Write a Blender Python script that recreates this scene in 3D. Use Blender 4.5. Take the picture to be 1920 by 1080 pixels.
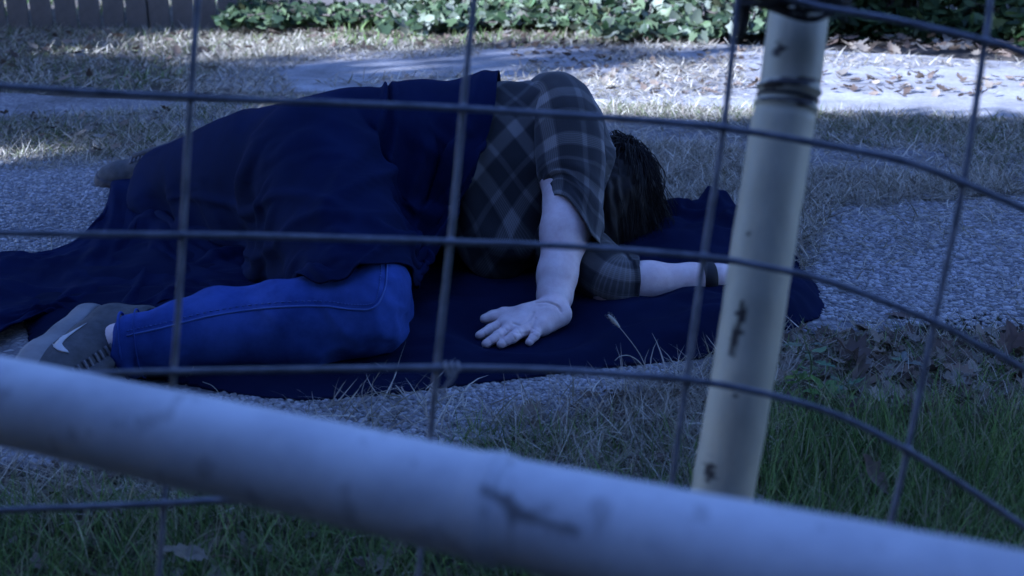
import bpy, math, random
import numpy as np
from mathutils import Vector, Matrix
from mathutils.bvhtree import BVHTree
R = math.radians
SC = bpy.context.scene
for o in list(bpy.data.objects): bpy.data.objects.remove(o)
rng = np.random.default_rng(11)
random.seed(5)

# ------------------------------------------------------------------ camera, sky, sun, exposure
FPX, H0, PITCH = 2059.0, 0.644, R(18.5)
CP, SP = math.cos(PITCH), math.sin(PITCH)
cam_d = bpy.data.cameras.new('camera'); cam = bpy.data.objects.new('camera', cam_d)
SC.collection.objects.link(cam); SC.camera = cam
cam.location = (0, 0, H0); cam.rotation_euler = (R(90) - PITCH, 0, 0)
cam_d.sensor_width = 36; cam_d.lens = FPX / 1920 * 36
cam_d.clip_start = 0.02; cam_d.clip_end = 400
cam_d.dof.use_dof = True; cam_d.dof.focus_distance = 1.85; cam_d.dof.aperture_fstop = 6.8

TS = Vector((-0.70, -0.57, 0.43)).normalized()          # direction to the sun
world = bpy.data.worlds.new('World'); SC.world = world; world.use_nodes = True
wn = world.node_tree; wn.nodes.clear()
sky = wn.nodes.new('ShaderNodeTexSky'); sky.sky_type = 'NISHITA'; sky.sun_disc = False
sky.sun_elevation = math.asin(TS.z); sky.sun_rotation = math.atan2(TS.x, TS.y)
sky.air_density = 1.0; sky.dust_density = 0.3; sky.ozone_density = 3.0
tint = wn.nodes.new('ShaderNodeMix'); tint.data_type = 'RGBA'; tint.blend_type = 'MULTIPLY'
tint.inputs[0].default_value = 1.0; tint.inputs[7].default_value = (0.54, 0.63, 1.0, 1)
bg = wn.nodes.new('ShaderNodeBackground'); bg.inputs[1].default_value = 0.065
wo = wn.nodes.new('ShaderNodeOutputWorld')
wn.links.new(sky.outputs[0], tint.inputs[6]); wn.links.new(tint.outputs[2], bg.inputs[0]); wn.links.new(bg.outputs[0], wo.inputs[0])
sun_d = bpy.data.lights.new('sun', 'SUN'); sun_d.energy = 2.5; sun_d.angle = R(0.6); sun_d.color = (0.60, 0.70, 1.0)
sun = bpy.data.objects.new('sun', sun_d); SC.collection.objects.link(sun)
sun.rotation_euler = TS.to_track_quat('Z', 'Y').to_euler(); sun.location = TS * 30
SC.view_settings.view_transform = 'Standard'; SC.view_settings.look = 'None'
SC.view_settings.exposure = 3.45; SC.view_settings.gamma = 1.0; SC.view_settings.use_curve_mapping = False
SC.cycles.max_bounces = 6; SC.cycles.use_denoising = True

# ------------------------------------------------------------------ camera geometry helpers (layout measured off the photograph)
def ray(px, py):
    u = (px - 960) / FPX; v = (py - 540) / FPX
    return np.array([u, CP - v * SP, -SP - v * CP])
def PZ(px, py, z=0.0):
    d = ray(px, py); t = (z - H0) / d[2]
    return np.array([0, 0, H0]) + d * t
def PY(px, py, Y):
    d = ray(px, py); return np.array([0, 0, H0]) + d * (Y / d[1])
def U(px, py, depth): return np.array([0, 0, H0]) + ray(px, py) * depth
def proj(P):
    P = np.asarray(P, float); y = P[..., 1]; z = H0 - P[..., 2]
    d = y * CP + z * SP; v = z * CP - y * SP
    return 960 + FPX * P[..., 0] / d, 540 + FPX * v / d
def inpoly(pts, poly):
    x, y = pts[:, 0], pts[:, 1]; c = np.zeros(len(pts), bool); n = len(poly)
    for i in range(n):
        x0, y0 = poly[i]; x1, y1 = poly[(i + 1) % n]
        if y0 == y1: continue
        m = ((y0 > y) != (y1 > y)) & (x < (x1 - x0) * (y - y0) / (y1 - y0) + x0); c ^= m
    return c
def gpoly(pp): return [tuple(PZ(a, b)[:2]) for a, b in pp]

# ------------------------------------------------------------------ noise
def _h(i, j, k, s):
    n = (i * 374761393 + j * 668265263 + k * 2147483647 * 0 + k * 1274126177 + s * 974634777) & 0xffffffff
    n = ((n ^ (n >> 13)) * 1274126177) & 0xffffffff
    n = ((n ^ (n >> 16)) * 2246822519) & 0xffffffff
    return ((n ^ (n >> 15)) & 0xffff) / 65535.0
def vnoise(P, s=0):
    P = np.asarray(P, float); f = np.floor(P); t = P - f; t = t * t * (3 - 2 * t); f = f.astype(np.int64)
    r = 0
    for a in (0, 1):
        for b in (0, 1):
            for c in (0, 1):
                w = (t[..., 0] if a else 1 - t[..., 0]) * (t[..., 1] if b else 1 - t[..., 1]) * (t[..., 2] if c else 1 - t[..., 2])
                r = r + w * _h(f[..., 0] + a, f[..., 1] + b, f[..., 2] + c, s)
    return r * 2 - 1
def fbm(P, o=4, s=0):
    r = 0; a = 1.0
    for i in range(o): r = r + a * vnoise(np.asarray(P) * 2 ** i + 7.3 * i, s + i); a *= .5
    return r
def ss(a, b, x):
    t = np.clip((x - a) / (b - a), 0, 1); return t * t * (3 - 2 * t)

# ------------------------------------------------------------------ object helpers
COL = SC.collection
def link(name, me, parent=None):
    o = bpy.data.objects.new(name, me); COL.objects.link(o)
    if parent is not None: o.parent = parent
    return o
def mesh(name, V, F, m, parent=None, smooth=True, cols=None, attrs=None):
    me = bpy.data.meshes.new(name)
    V = np.asarray(V, np.float32); 
    if isinstance(F, np.ndarray):
        k = F.shape[1]; n = len(F)
        me.vertices.add(len(V)); me.vertices.foreach_set('co', V.ravel())
        me.loops.add(n * k); me.loops.foreach_set('vertex_index', F.astype(np.int32).ravel())
        me.polygons.add(n); me.polygons.foreach_set('loop_start', np.arange(0, n * k, k, dtype=np.int32))
        me.update(calc_edges=True)
    else:
        me.from_pydata([tuple(map(float, v)) for v in V], [], [tuple(map(int, f)) for f in F]); me.update()
    if smooth and len(me.polygons): me.polygons.foreach_set('use_smooth', np.ones(len(me.polygons), bool))
    if cols is not None:
        a = me.color_attributes.new('tone', 'FLOAT_COLOR', 'POINT')
        c = np.ones((len(V), 4), np.float32); c[:, :3] = cols; a.data.foreach_set('color', c.ravel())
    if attrs:
        for k_, v_ in attrs.items():
            a = me.attributes.new(k_, 'FLOAT', 'POINT'); a.data.foreach_set('value', np.asarray(v_, np.float32))
    if m: me.materials.append(m)
    return link(name, me, parent)
def tag(o, label=None, cat=None, group=None, kind=None):
    if label: o['label'] = label
    if cat: o['category'] = cat
    if group: o['group'] = group
    if kind: o['kind'] = kind
    return o
def empty(name, loc, label, cat, group=None):
    o = bpy.data.objects.new(name, None); COL.objects.link(o); o.location = tuple(map(float, loc))
    o.empty_display_size = .05
    return tag(o, label, cat, group)
def child(o, parent):                # parent a mesh built in world coordinates to an Empty that only translates
    o.parent = parent; o.location = o.location - parent.location
    return o
class MB:
    def __init__(s): s.V = []; s.F = []; s.n = 0
    def add(s, V, F):
        s.V.append(np.asarray(V, float)); s.F += [tuple(int(i) + s.n for i in f) for f in F]; s.n += len(V)
    def box(s, c, h, M=None):
        V = np.array([[x, y, z] for x in (-1, 1) for y in (-1, 1) for z in (-1, 1)], float) * h
        if M is not None: V = V @ np.array(M).T
        s.add(V + c, [(0, 1, 3, 2), (4, 6, 7, 5), (0, 4, 5, 1), (2, 3, 7, 6), (0, 2, 6, 4), (1, 5, 7, 3)])
    def tube(s, P, r, k=10, cap=True):
        V, F = tube(P, r, k, cap); s.add(V, F)
    def build(s, name, m, parent=None, smooth=True): return mesh(name, np.vstack(s.V), s.F, m, parent, smooth)
def cat(P, n):
    P = np.asarray(P, float); N = len(P)
    if N == 2: return P[0] + (P[1] - P[0]) * np.linspace(0, 1, n)[:, None]
    E = np.vstack([2 * P[0] - P[1], P, 2 * P[-1] - P[-2]])
    t = np.linspace(0, N - 1, n); i = np.minimum(t.astype(int), N - 2); f = (t - i)[:, None]
    a, b, c, d = E[i], E[i + 1], E[i + 2], E[i + 3]
    return .5 * (2 * b + (c - a) * f + (2 * a - 5 * b + 4 * c - d) * f ** 2 + (3 * b - a - 3 * c + d) * f ** 3)
def frames(P):
    T = np.gradient(P, axis=0); T /= np.linalg.norm(T, axis=1)[:, None] + 1e-12
    up = np.array([0, 0, 1.]) if abs(T[0][2]) < .9 else np.array([0, 1., 0])
    N = np.zeros_like(P); n = np.cross(T[0], up); n /= np.linalg.norm(n)
    for i in range(len(P)):
        n = n - T[i] * n.dot(T[i]); n /= np.linalg.norm(n) + 1e-12; N[i] = n
    return T, N, np.cross(T, N)
def tube(P, r, k=10, cap=True):
    P = np.asarray(P, float); n = len(P); r = np.broadcast_to(np.asarray(r, float), (n,))
    T, N, B = frames(P); a = np.linspace(0, 2 * np.pi, k, endpoint=False)
    V = P[:, None] + (np.cos(a)[None, :, None] * N[:, None] + np.sin(a)[None, :, None] * B[:, None]) * r[:, None, None]
    V = V.reshape(-1, 3); F = []
    for i in range(n - 1):
        for j in range(k): F.append((i * k + j, i * k + (j + 1) % k, (i + 1) * k + (j + 1) % k, (i + 1) * k + j))
    if cap: F.append(tuple(range(k))[::-1]); F.append(tuple((n - 1) * k + j for j in range(k)))
    return V, F
def grid_faces(nu, nv, wrap=False):
    i, j = np.meshgrid(np.arange(nu - 1), np.arange(nv if wrap else nv - 1), indexing='ij')
    a = i * nv + j; b = i * nv + (j + 1) % nv
    return np.stack([a, b, b + nv, a + nv], -1).reshape(-1, 4)

# ------------------------------------------------------------------ signed-distance modelling
class SDF:
    def __init__(s, lo, hi, h):
        s.lo = np.array(lo, float); s.h = h; s.n = np.ceil((np.array(hi) - s.lo) / h).astype(int) + 1
        s.ax = [s.lo[i] + np.arange(s.n[i]) * h for i in range(3)]
        s.F = np.full(tuple(s.n), 1.0, np.float32)
    def cone(s, a, ra, b, rb, k=.02, sq=(1, 1, 1), sub=False):
        a = np.array(a, float); b = np.array(b, float); sq = np.array(sq, float)
        pad = max(ra, rb) / sq.min() + 3 * k + 3 * s.h
        lo = np.minimum(a, b) - pad; hi = np.maximum(a, b) + pad
        i0 = np.clip(np.floor((lo - s.lo) / s.h).astype(int), 0, s.n); i1 = np.clip(np.ceil((hi - s.lo) / s.h).astype(int) + 1, 0, s.n)
        if (i1 <= i0).any(): return
        X, Y, Z = np.meshgrid(*[s.ax[i][i0[i]:i1[i]] for i in range(3)], indexing='ij')
        d = (b - a) * sq; L = d.dot(d) + 1e-12
        X = (X - a[0]) * sq[0]; Y = (Y - a[1]) * sq[1]; Z = (Z - a[2]) * sq[2]
        t = np.clip((X * d[0] + Y * d[1] + Z * d[2]) / L, 0, 1)
        D = (np.sqrt((X - t * d[0]) ** 2 + (Y - t * d[1]) ** 2 + (Z - t * d[2]) ** 2) - (ra + (rb - ra) * t)) / sq.max()
        sl = tuple(slice(i0[i], i1[i]) for i in range(3)); A = s.F[sl]
        if sub: s.F[sl] = np.maximum(A, -D); return
        hh = np.clip(.5 + .5 * (A - D) / k, 0, 1)
        s.F[sl] = np.where(A > .5, D, A * (1 - hh) + D * hh - k * hh * (1 - hh))
    def chain(s, pts, k=.02, sq=(1, 1, 1)):
        for (a, ra), (b, rb) in zip(pts[:-1], pts[1:]): s.cone(a, ra, b, rb, k, sq)
    def cut(s, p, n):
        n = np.array(n, float); n /= np.linalg.norm(n)
        X, Y, Z = np.meshgrid(*s.ax, indexing='ij', sparse=True)
        s.F = np.maximum(s.F, ((X - p[0]) * n[0] + (Y - p[1]) * n[1] + (Z - p[2]) * n[2]).astype(np.float32))
    def surf(s, relax=2):
        F = s.F; n = F.shape; S = F < 0
        C = [n[0] - 1, n[1] - 1, n[2] - 1]
        corner = [S[a:a + C[0], b:b + C[1], c:c + C[2]] for a in (0, 1) for b in (0, 1) for c in (0, 1)]
        tot = sum(x.astype(np.int8) for x in corner); act = (tot > 0) & (tot < 8)
        idx = np.argwhere(act); ids = np.full(act.shape, -1, np.int64); ids[act] = np.arange(len(idx))
        P = np.zeros((len(idx), 3)); W = np.zeros(len(idx))
        cs = [(a, b, c) for a in (0, 1) for b in (0, 1) for c in (0, 1)]
        for p in range(8):
            for q in range(p + 1, 8):
                d = np.array(cs[q]) - np.array(cs[p])
                if np.abs(d).sum() != 1: continue
                v0 = F[tuple((idx + cs[p]).T)]; v1 = F[tuple((idx + cs[q]).T)]
                m = (v0 < 0) != (v1 < 0); t = v0[m] / (v0[m] - v1[m])
                P[m] += np.array(cs[p]) + t[:, None] * d; W[m] += 1
        V = s.lo + (idx + P / W[:, None]) * s.h
        Q = []
        for ax in range(3):
            sl0 = [slice(None)] * 3; sl1 = [slice(None)] * 3; sl0[ax] = slice(0, -1); sl1[ax] = slice(1, None)
            A = S[tuple(sl0)]; B = S[tuple(sl1)]; e = np.argwhere(A != B)
            u, w = [(1, 2), (2, 0), (0, 1)][ax]
            e = e[(e[:, u] > 0) & (e[:, w] > 0) & (e[:, u] < n[u] - 1) & (e[:, w] < n[w] - 1)]
            if not len(e): continue
            def g(du, dw):
                f = e.copy(); f[:, u] -= du; f[:, w] -= dw; return ids[tuple(f.T)]
            q = np.stack([g(1, 1), g(0, 1), g(0, 0), g(1, 0)], 1)
            fl = ~S[tuple(e.T)]; q[fl] = q[fl][:, ::-1]; Q.append(q)
        Q = np.vstack(Q); Q = Q[(Q >= 0).all(1)]
        for _ in range(relax): V = lap(V, Q, .5)
        return V, Q
def lap(V, Q, w=.5):
    A = np.zeros_like(V); N = np.zeros(len(V))
    for i in range(4):
        for j in ((i + 1) % 4, (i + 3) % 4):
            for c in range(3): A[:, c] += np.bincount(Q[:, i], V[Q[:, j], c], len(V))
            N += np.bincount(Q[:, i], minlength=len(V))
    N = np.maximum(N, 1); return V * (1 - w) + A / N[:, None] * w
def normals(V, Q):
    n = np.cross(V[Q[:, 2]] - V[Q[:, 0]], V[Q[:, 3]] - V[Q[:, 1]]); N = np.zeros_like(V)
    for i in range(4):
        for c in range(3): N[:, c] += np.bincount(Q[:, i], n[:, c], len(V))
    return N / (np.linalg.norm(N, axis=1)[:, None] + 1e-12)
def bvh(V, Q): return BVHTree.FromPolygons([tuple(v) for v in V], [tuple(int(a) for a in q) for q in Q])
CAMP = Vector((0, 0, H0))
def drop(tree, px, py, off=0.0, fallback=None):      # where the line of sight through a photo point meets a surface
    d = Vector(ray(px, py)).normalized(); h = tree.ray_cast(CAMP, d)
    if h[0] is None: return fallback
    return np.array(h[0] + (h[1] if h[1].dot(d) < 0 else -h[1]) * off)

# ------------------------------------------------------------------ materials
def nt(m): m.use_nodes = True; return m.node_tree, m.node_tree.nodes['Principled BSDF']
def mat(name, c1, c2=None, scale=8, rough=.8, bump=0, bscale=None, spec=.3, detail=6, dist=.002, metal=0, contrast=(.35, .65), sheen=0, tone=False):
    m = bpy.data.materials.new(name); t, p = nt(m); N, L = t.nodes, t.links
    p.inputs['Roughness'].default_value = rough; p.inputs['Specular IOR Level'].default_value = spec; p.inputs['Metallic'].default_value = metal
    p.inputs['Base Color'].default_value = (*c1, 1)
    if sheen: p.inputs['Sheen Weight'].default_value = sheen
    tc = N.new('ShaderNodeTexCoord')
    out = None
    if c2 is not None:
        n = N.new('ShaderNodeTexNoise'); n.inputs['Scale'].default_value = scale; n.inputs['Detail'].default_value = detail; n.inputs['Roughness'].default_value = .65
        L.new(tc.outputs['Object'], n.inputs['Vector'])
        r = N.new('ShaderNodeValToRGB'); r.color_ramp.elements[0].position = contrast[0]; r.color_ramp.elements[1].position = contrast[1]
        r.color_ramp.elements[0].color = (*c1, 1); r.color_ramp.elements[1].color = (*c2, 1)
        L.new(n.outputs[0], r.inputs[0]); out = r.outputs[0]
    if tone:
        a = N.new('ShaderNodeAttribute'); a.attribute_name = 'tone'
        if out is None: out = a.outputs['Color']
        else:
            x = N.new('ShaderNodeMix'); x.data_type = 'RGBA'; x.blend_type = 'MULTIPLY'; x.inputs[0].default_value = 1
            L.new(out, x.inputs[6]); L.new(a.outputs['Color'], x.inputs[7]); out = x.outputs[2]
    if out is not None: L.new(out, p.inputs['Base Color'])
    if bump:
        b = N.new('ShaderNodeBump'); b.inputs['Strength'].default_value = bump; b.inputs['Distance'].default_value = dist
        n2 = N.new('ShaderNodeTexNoise'); n2.inputs['Scale'].default_value = bscale or scale * 4; n2.inputs['Detail'].default_value = 6
        L.new(tc.outputs['Object'], n2.inputs['Vector']); L.new(n2.outputs[0], b.inputs['Height']); L.new(b.outputs[0], p.inputs['Normal'])
    return m
def leafy(name, rough=.55, trans=.35):
    m = bpy.data.materials.new(name); t, p = nt(m); N, L = t.nodes, t.links
    a = N.new('ShaderNodeAttribute'); a.attribute_name = 'tone'; L.new(a.outputs['Color'], p.inputs['Base Color'])
    p.inputs['Roughness'].default_value = rough; p.inputs['Specular IOR Level'].default_value = .2
    tr = N.new('ShaderNodeBsdfTranslucent'); L.new(a.outputs['Color'], tr.inputs['Color'])
    mx = N.new('ShaderNodeMixShader'); mx.inputs[0].default_value = trans
    L.new(p.outputs[0], mx.inputs[1]); L.new(tr.outputs[0], mx.inputs[2]); L.new(mx.outputs[0], N['Material Output'].inputs[0])
    return m
def concrete(name, agg=1.0, base=(.24, .24, .25)):
    m = bpy.data.materials.new(name); t, p = nt(m); N, L = t.nodes, t.links
    tc = N.new('ShaderNodeTexCoord'); v = N.new('ShaderNodeTexVoronoi'); v.inputs['Scale'].default_value = 95; v.inputs['Randomness'].default_value = 1
    v2 = N.new('ShaderNodeTexVoronoi'); v2.feature = 'DISTANCE_TO_EDGE'; v2.inputs['Scale'].default_value = 95
    n = N.new('ShaderNodeTexNoise'); n.inputs['Scale'].default_value = 2.2; n.inputs['Detail'].default_value = 9; n.inputs['Roughness'].default_value = .7
    n3 = N.new('ShaderNodeTexNoise'); n3.inputs['Scale'].default_value = 160; n3.inputs['Detail'].default_value = 4
    for q in (v, v2, n, n3): L.new(tc.outputs['Object'], q.inputs['Vector'])
    hs = N.new('ShaderNodeSeparateColor'); L.new(v.outputs['Color'], hs.inputs[0])
    r = N.new('ShaderNodeValToRGB'); e = r.color_ramp.elements
    e[0].position = 0; e[0].color = (.10, .10, .11, 1); e[1].position = 1; e[1].color = (.52, .50, .47, 1)
    e2 = e.new(.5); e2.color = (.22, .22, .23, 1); e3 = e.new(.8); e3.color = (.36, .34, .32, 1)
    L.new(hs.outputs[0], r.inputs[0])
    er = N.new('ShaderNodeValToRGB'); er.color_ramp.elements[0].position = .0; er.color_ramp.elements[0].color = (.35, .35, .36, 1)
    er.color_ramp.elements[1].position = .18; er.color_ramp.elements[1].color = (1, 1, 1, 1); L.new(v2.outputs[0], er.inputs[0])
    mx = N.new('ShaderNodeMix'); mx.data_type = 'RGBA'; mx.blend_type = 'MULTIPLY'; mx.inputs[0].default_value = .8; L.new(r.outputs[0], mx.inputs[6]); L.new(er.outputs[0], mx.inputs[7])
    mb = N.new('ShaderNodeMix'); mb.data_type = 'RGBA'; mb.inputs[0].default_value = agg; mb.inputs[6].default_value = (*base, 1); L.new(mx.outputs[2], mb.inputs[7])
    r2 = N.new('ShaderNodeValToRGB'); r2.color_ramp.elements[0].position = .33; r2.color_ramp.elements[0].color = (.40, .39, .38, 1)
    r2.color_ramp.elements[1].position = .7; r2.color_ramp.elements[1].color = (1.15, 1.15, 1.15, 1); L.new(n.outputs[0], r2.inputs[0])
    m2 = N.new('ShaderNodeMix'); m2.data_type = 'RGBA'; m2.blend_type = 'MULTIPLY'; m2.inputs[0].default_value = 1; L.new(mb.outputs[2], m2.inputs[6]); L.new(r2.outputs[0], m2.inputs[7])
    L.new(m2.outputs[2], p.inputs['Base Color']); p.inputs['Roughness'].default_value = .85
    ad = N.new('ShaderNodeMath'); ad.operation = 'MULTIPLY_ADD'; ad.inputs[1].default_value = .5
    mn = N.new('ShaderNodeMath'); mn.operation = 'MINIMUM'; mn.inputs[1].default_value = .25; L.new(v2.outputs[0], mn.inputs[0])
    ms = N.new('ShaderNodeMath'); ms.operation = 'MULTIPLY'; ms.inputs[1].default_value = 4 * agg; L.new(mn.outputs[0], ms.inputs[0])
    L.new(n3.outputs[0], ad.inputs[0]); L.new(ms.outputs[0], ad.inputs[2])
    b = N.new('ShaderNodeBump'); b.inputs['Strength'].default_value = .55; b.inputs['Distance'].default_value = .004
    L.new(ad.outputs[0], b.inputs['Height']); L.new(b.outputs[0], p.inputs['Normal'])
    return m
def paint(name, base, dirt, chip, chip_pos=.66, scale=14, sx=(1, 1, 1), rough=.5):
    m = bpy.data.materials.new(name); t, p = nt(m); N, L = t.nodes, t.links
    tc = N.new('ShaderNodeTexCoord'); mp = N.new('ShaderNodeMapping'); mp.inputs['Scale'].default_value = sx; L.new(tc.outputs['Object'], mp.inputs['Vector'])
    n = N.new('ShaderNodeTexNoise'); n.inputs['Scale'].default_value = scale; n.inputs['Detail'].default_value = 8; n.inputs['Roughness'].default_value = .7
    n2 = N.new('ShaderNodeTexNoise'); n2.inputs['Scale'].default_value = scale * 2.2; n2.inputs['Detail'].default_value = 7; n2.inputs['Roughness'].default_value = .75
    L.new(mp.outputs[0], n.inputs['Vector']); L.new(mp.outputs[0], n2.inputs['Vector'])
    r = N.new('ShaderNodeValToRGB'); r.color_ramp.elements[0].position = .35; r.color_ramp.elements[0].color = (*dirt, 1); r.color_ramp.elements[1].position = .6; r.color_ramp.elements[1].color = (*base, 1)
    L.new(n.outputs[0], r.inputs[0])
    c = N.new('ShaderNodeValToRGB'); c.color_ramp.elements[0].position = chip_pos; c.color_ramp.elements[0].color = (0, 0, 0, 1); c.color_ramp.elements[1].position = chip_pos + .025; c.color_ramp.elements[1].color = (1, 1, 1, 1)
    L.new(n2.outputs[0], c.inputs[0])
    x = N.new('ShaderNodeMix'); x.data_type = 'RGBA'; L.new(c.outputs[0], x.inputs[0]); L.new(r.outputs[0], x.inputs[6]); x.inputs[7].default_value = (*chip, 1)
    a = N.new('ShaderNodeAttribute'); a.attribute_name = 'wear'
    y = N.new('ShaderNodeMix'); y.data_type = 'RGBA'; L.new(a.outputs['Fac'], y.inputs[0]); L.new(x.outputs[2], y.inputs[6]); y.inputs[7].default_value = (*chip, 1)
    L.new(y.outputs[2], p.inputs['Base Color']); p.inputs['Roughness'].default_value = rough; p.inputs['Specular IOR Level'].default_value = .4
    b = N.new('ShaderNodeBump'); b.inputs['Strength'].default_value = .35; b.inputs['Distance'].default_value = .001; L.new(n2.outputs[0], b.inputs['Height']); L.new(b.outputs[0], p.inputs['Normal'])
    return m
def plaid(name):
    m = bpy.data.materials.new(name); t, p = nt(m); N, L = t.nodes, t.links
    def M(op, a, b=None, c=None):
        n = N.new('ShaderNodeMath'); n.operation = op
        for i, v in enumerate((a, b, c)):
            if v is None: continue
            if isinstance(v, (int, float)): n.inputs[i].default_value = v
            else: L.new(v, n.inputs[i])
        return n.outputs[0]
    def band(x, c, w, soft=.012):
        d = M('ABSOLUTE', M('SUBTRACT', x, c)); return M('SMOOTH_MIN', M('MAXIMUM', M('DIVIDE', M('SUBTRACT', w, d), soft), 0.0), 1.0, .01)
    def clampd(x): return M('MINIMUM', M('MAXIMUM', x, 0.0), 1.0)
    res = []
    for an in ('pu', 'pv'):
        a = N.new('ShaderNodeAttribute'); a.attribute_name = an
        f = M('FRACT', M('DIVIDE', a.outputs['Fac'], .092))
        b1 = clampd(M('DIVIDE', M('SUBTRACT', .15, M('ABSOLUTE', M('SUBTRACT', f, .22))), .05))
        b2 = clampd(M('DIVIDE', M('SUBTRACT', .06, M('ABSOLUTE', M('SUBTRACT', f, .66))), .03))
        fine = M('FRACT', M('DIVIDE', a.outputs['Fac'], .0032))
        ln = clampd(M('DIVIDE', M('SUBTRACT', .22, M('ABSOLUTE', M('SUBTRACT', fine, .5))), .1))
        res.append(M('ADD', M('MULTIPLY', b1, .75), M('ADD', M('MULTIPLY', b2, .5), M('MULTIPLY', ln, M('ADD', M('MULTIPLY', b1, .35), .05)))))
    s = M('MULTIPLY', M('ADD', res[0], res[1]), .5)
    r = N.new('ShaderNodeValToRGB'); e = r.color_ramp.elements
    e[0].position = 0; e[0].color = (.020, .021, .024, 1); e[1].position = 1; e[1].color = (.21, .20, .19, 1); q = e.new(.45); q.color = (.070, .068, .067, 1)
    L.new(s, r.inputs[0]); L.new(r.outputs[0], p.inputs['Base Color']); p.inputs['Roughness'].default_value = .92; p.inputs['Specular IOR Level'].default_value = .15
    p.inputs['Sheen Weight'].default_value = .15
    tc = N.new('ShaderNodeTexCoord'); n2 = N.new('ShaderNodeTexNoise'); n2.inputs['Scale'].default_value = 300; L.new(tc.outputs['Object'], n2.inputs['Vector'])
    b = N.new('ShaderNodeBump'); b.inputs['Strength'].default_value = .25; b.inputs['Distance'].default_value = .001; L.new(n2.outputs[0], b.inputs['Height']); L.new(b.outputs[0], p.inputs['Normal'])
    return m

M = {}
M['soil'] = mat('soil', (.05, .042, .034), (.12, .10, .078), 5, .95, .9, 60, dist=.01)
M['concrete'] = concrete('exposed_aggregate', .7)
M['smooth_concrete'] = concrete('worn_concrete', .35, (.42, .41, .40))
M['straw'] = leafy('straw', .7, .25); M['blade'] = leafy('grass_blade', .5, .35); M['leaf'] = leafy('leaf_skin', .45, .3)
M['dry_leaf'] = leafy('dead_leaf', .8, .2)
M['pebble'] = mat('pebble', (.9, .9, .9), None, tone=True, rough=.7)
M['wood'] = mat('weathered_wood', (.055, .05, .047), (.14, .13, .12), 3, .85, .5, 40)
M['trunk'] = mat('bark', (.05, .04, .03), (.13, .11, .09), 9, .95, 1, 20, dist=.02)
M['wire'] = mat('galvanized_wire', (.12, .13, .15), (.26, .27, .30), 60, .55, .4, 200, spec=.4, metal=.25, dist=.0004)
M['post'] = paint('cream_paint', (.66, .60, .43), (.48, .44, .32), (.05, .04, .035), .74, 16, (1, 1, .35))
M['rail'] = paint('white_pipe_paint', (.82, .82, .81), (.60, .60, .61), (.13, .12, .11), .8, 10)
M['band'] = mat('dark_tape', (.03, .03, .035), (.07, .07, .075), 60, .7, .5, 120)
M['tie'] = mat('old_tie', (.04, .035, .03), (.12, .11, .10), 90, .9, .6, 200)
M['cloak'] = mat('navy_cloth', (.0024, .0066, .029), (.0040, .0100, .042), 9, .9, .25, 500, spec=.05, dist=.0006)
M['blanket'] = mat('dark_blanket', (.0040, .008, .026), (.0070, .012, .038), 6, .95, .3, 400, spec=.03, dist=.0008)
M['denim'] = mat('denim', (.008, .025, .12), (.038, .085, .30), 11, .9, .6, 900, spec=.1, dist=.0008, contrast=(.30, .72))
M['stitch'] = mat('stitching', (.04, .09, .28), None, rough=.8)
M['plaid'] = plaid('plaid_flannel')
M['skin'] = mat('skin', (.60, .44, .41), (.74, .61, .57), 42, .5, .45, 330, spec=.35, dist=.0006, contrast=(.3, .7))
M['skin'].node_tree.nodes['Principled BSDF'].inputs['Subsurface Weight'].default_value = .12
M['skin'].node_tree.nodes['Principled BSDF'].inputs['Subsurface Radius'].default_value = (.01, .004, .002)
M['nail'] = mat('nail', (.62, .48, .45), None, rough=.3)
M['hair'] = mat('hair', (.005, .004, .004), (.015, .011, .010), 30, .55, spec=.2)
M['shoe'] = mat('shoe_mesh', (.05, .053, .056), (.08, .083, .088), 60, .8, .5, 600, dist=.0006)
M['sole'] = mat('shoe_sole', (.14, .14, .14), (.22, .22, .22), 20, .6)
M['mark'] = mat('shoe_mark', (.42, .42, .42), None, rough=.5)
M['lace'] = mat('lace', (.10, .10, .11), (.18, .18, .19), 80, .8)
M['sock'] = mat('sock', (.5, .5, .5), (.6, .6, .6), 90, .9, .4, 400)
M['rubber'] = mat('rubber_band', (.012, .012, .014), None, rough=.6)
M['siding'] = mat('siding', (.13, .09, .075), (.18, .13, .11), 2, .8); M['roofing'] = mat('shingle', (.07, .065, .06), (.12, .11, .10), 9, .9)
M['glass'] = mat('dark_glass', (.02, .025, .03), None, rough=.08, spec=.6)

# ------------------------------------------------------------------ ground
def terrain():
    xs = np.concatenate([np.linspace(-120, -6, 24), np.linspace(-5.8, 6, 150), np.linspace(6.3, 120, 24)])
    ys = np.concatenate([np.linspace(-60, .2, 24), np.linspace(.3, 9, 150), np.linspace(9.3, 160, 30)])
    X, Y = np.meshgrid(xs, ys, indexing='ij'); P = np.stack([X, Y, 0 * X], -1)
    near = (np.abs(X) < 8) & (Y > -1) & (Y < 12)
    Z = np.where(near, .012 * fbm(P * 3, 4, 3) + .006 * fbm(P * 14, 3, 9), 0) - .022
    px, py = proj(np.stack([X, Y, 0 * X], -1).reshape(-1, 3)); 
    # low bank under the ivy and the hedge
    bankY = np.where(X < -1.0, 30, 6.6) + 0 * X; bankY = np.where(X < 1.2, bankY, 6.6 - .55 * (X - 1.2))
    Z += .10 * ss(0, .8, Y - bankY) * (np.abs(X) < 14) * (1 - ss(9.5, 12, Y))
    V = np.stack([X, Y, Z], -1).reshape(-1, 3)
    o = mesh('ground', V, grid_faces(len(xs), len(ys))[:, ::-1], M['soil']); tag(o, kind='structure', label='bare brown soil under the driveway and the grass')
    return V
terrain()

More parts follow.
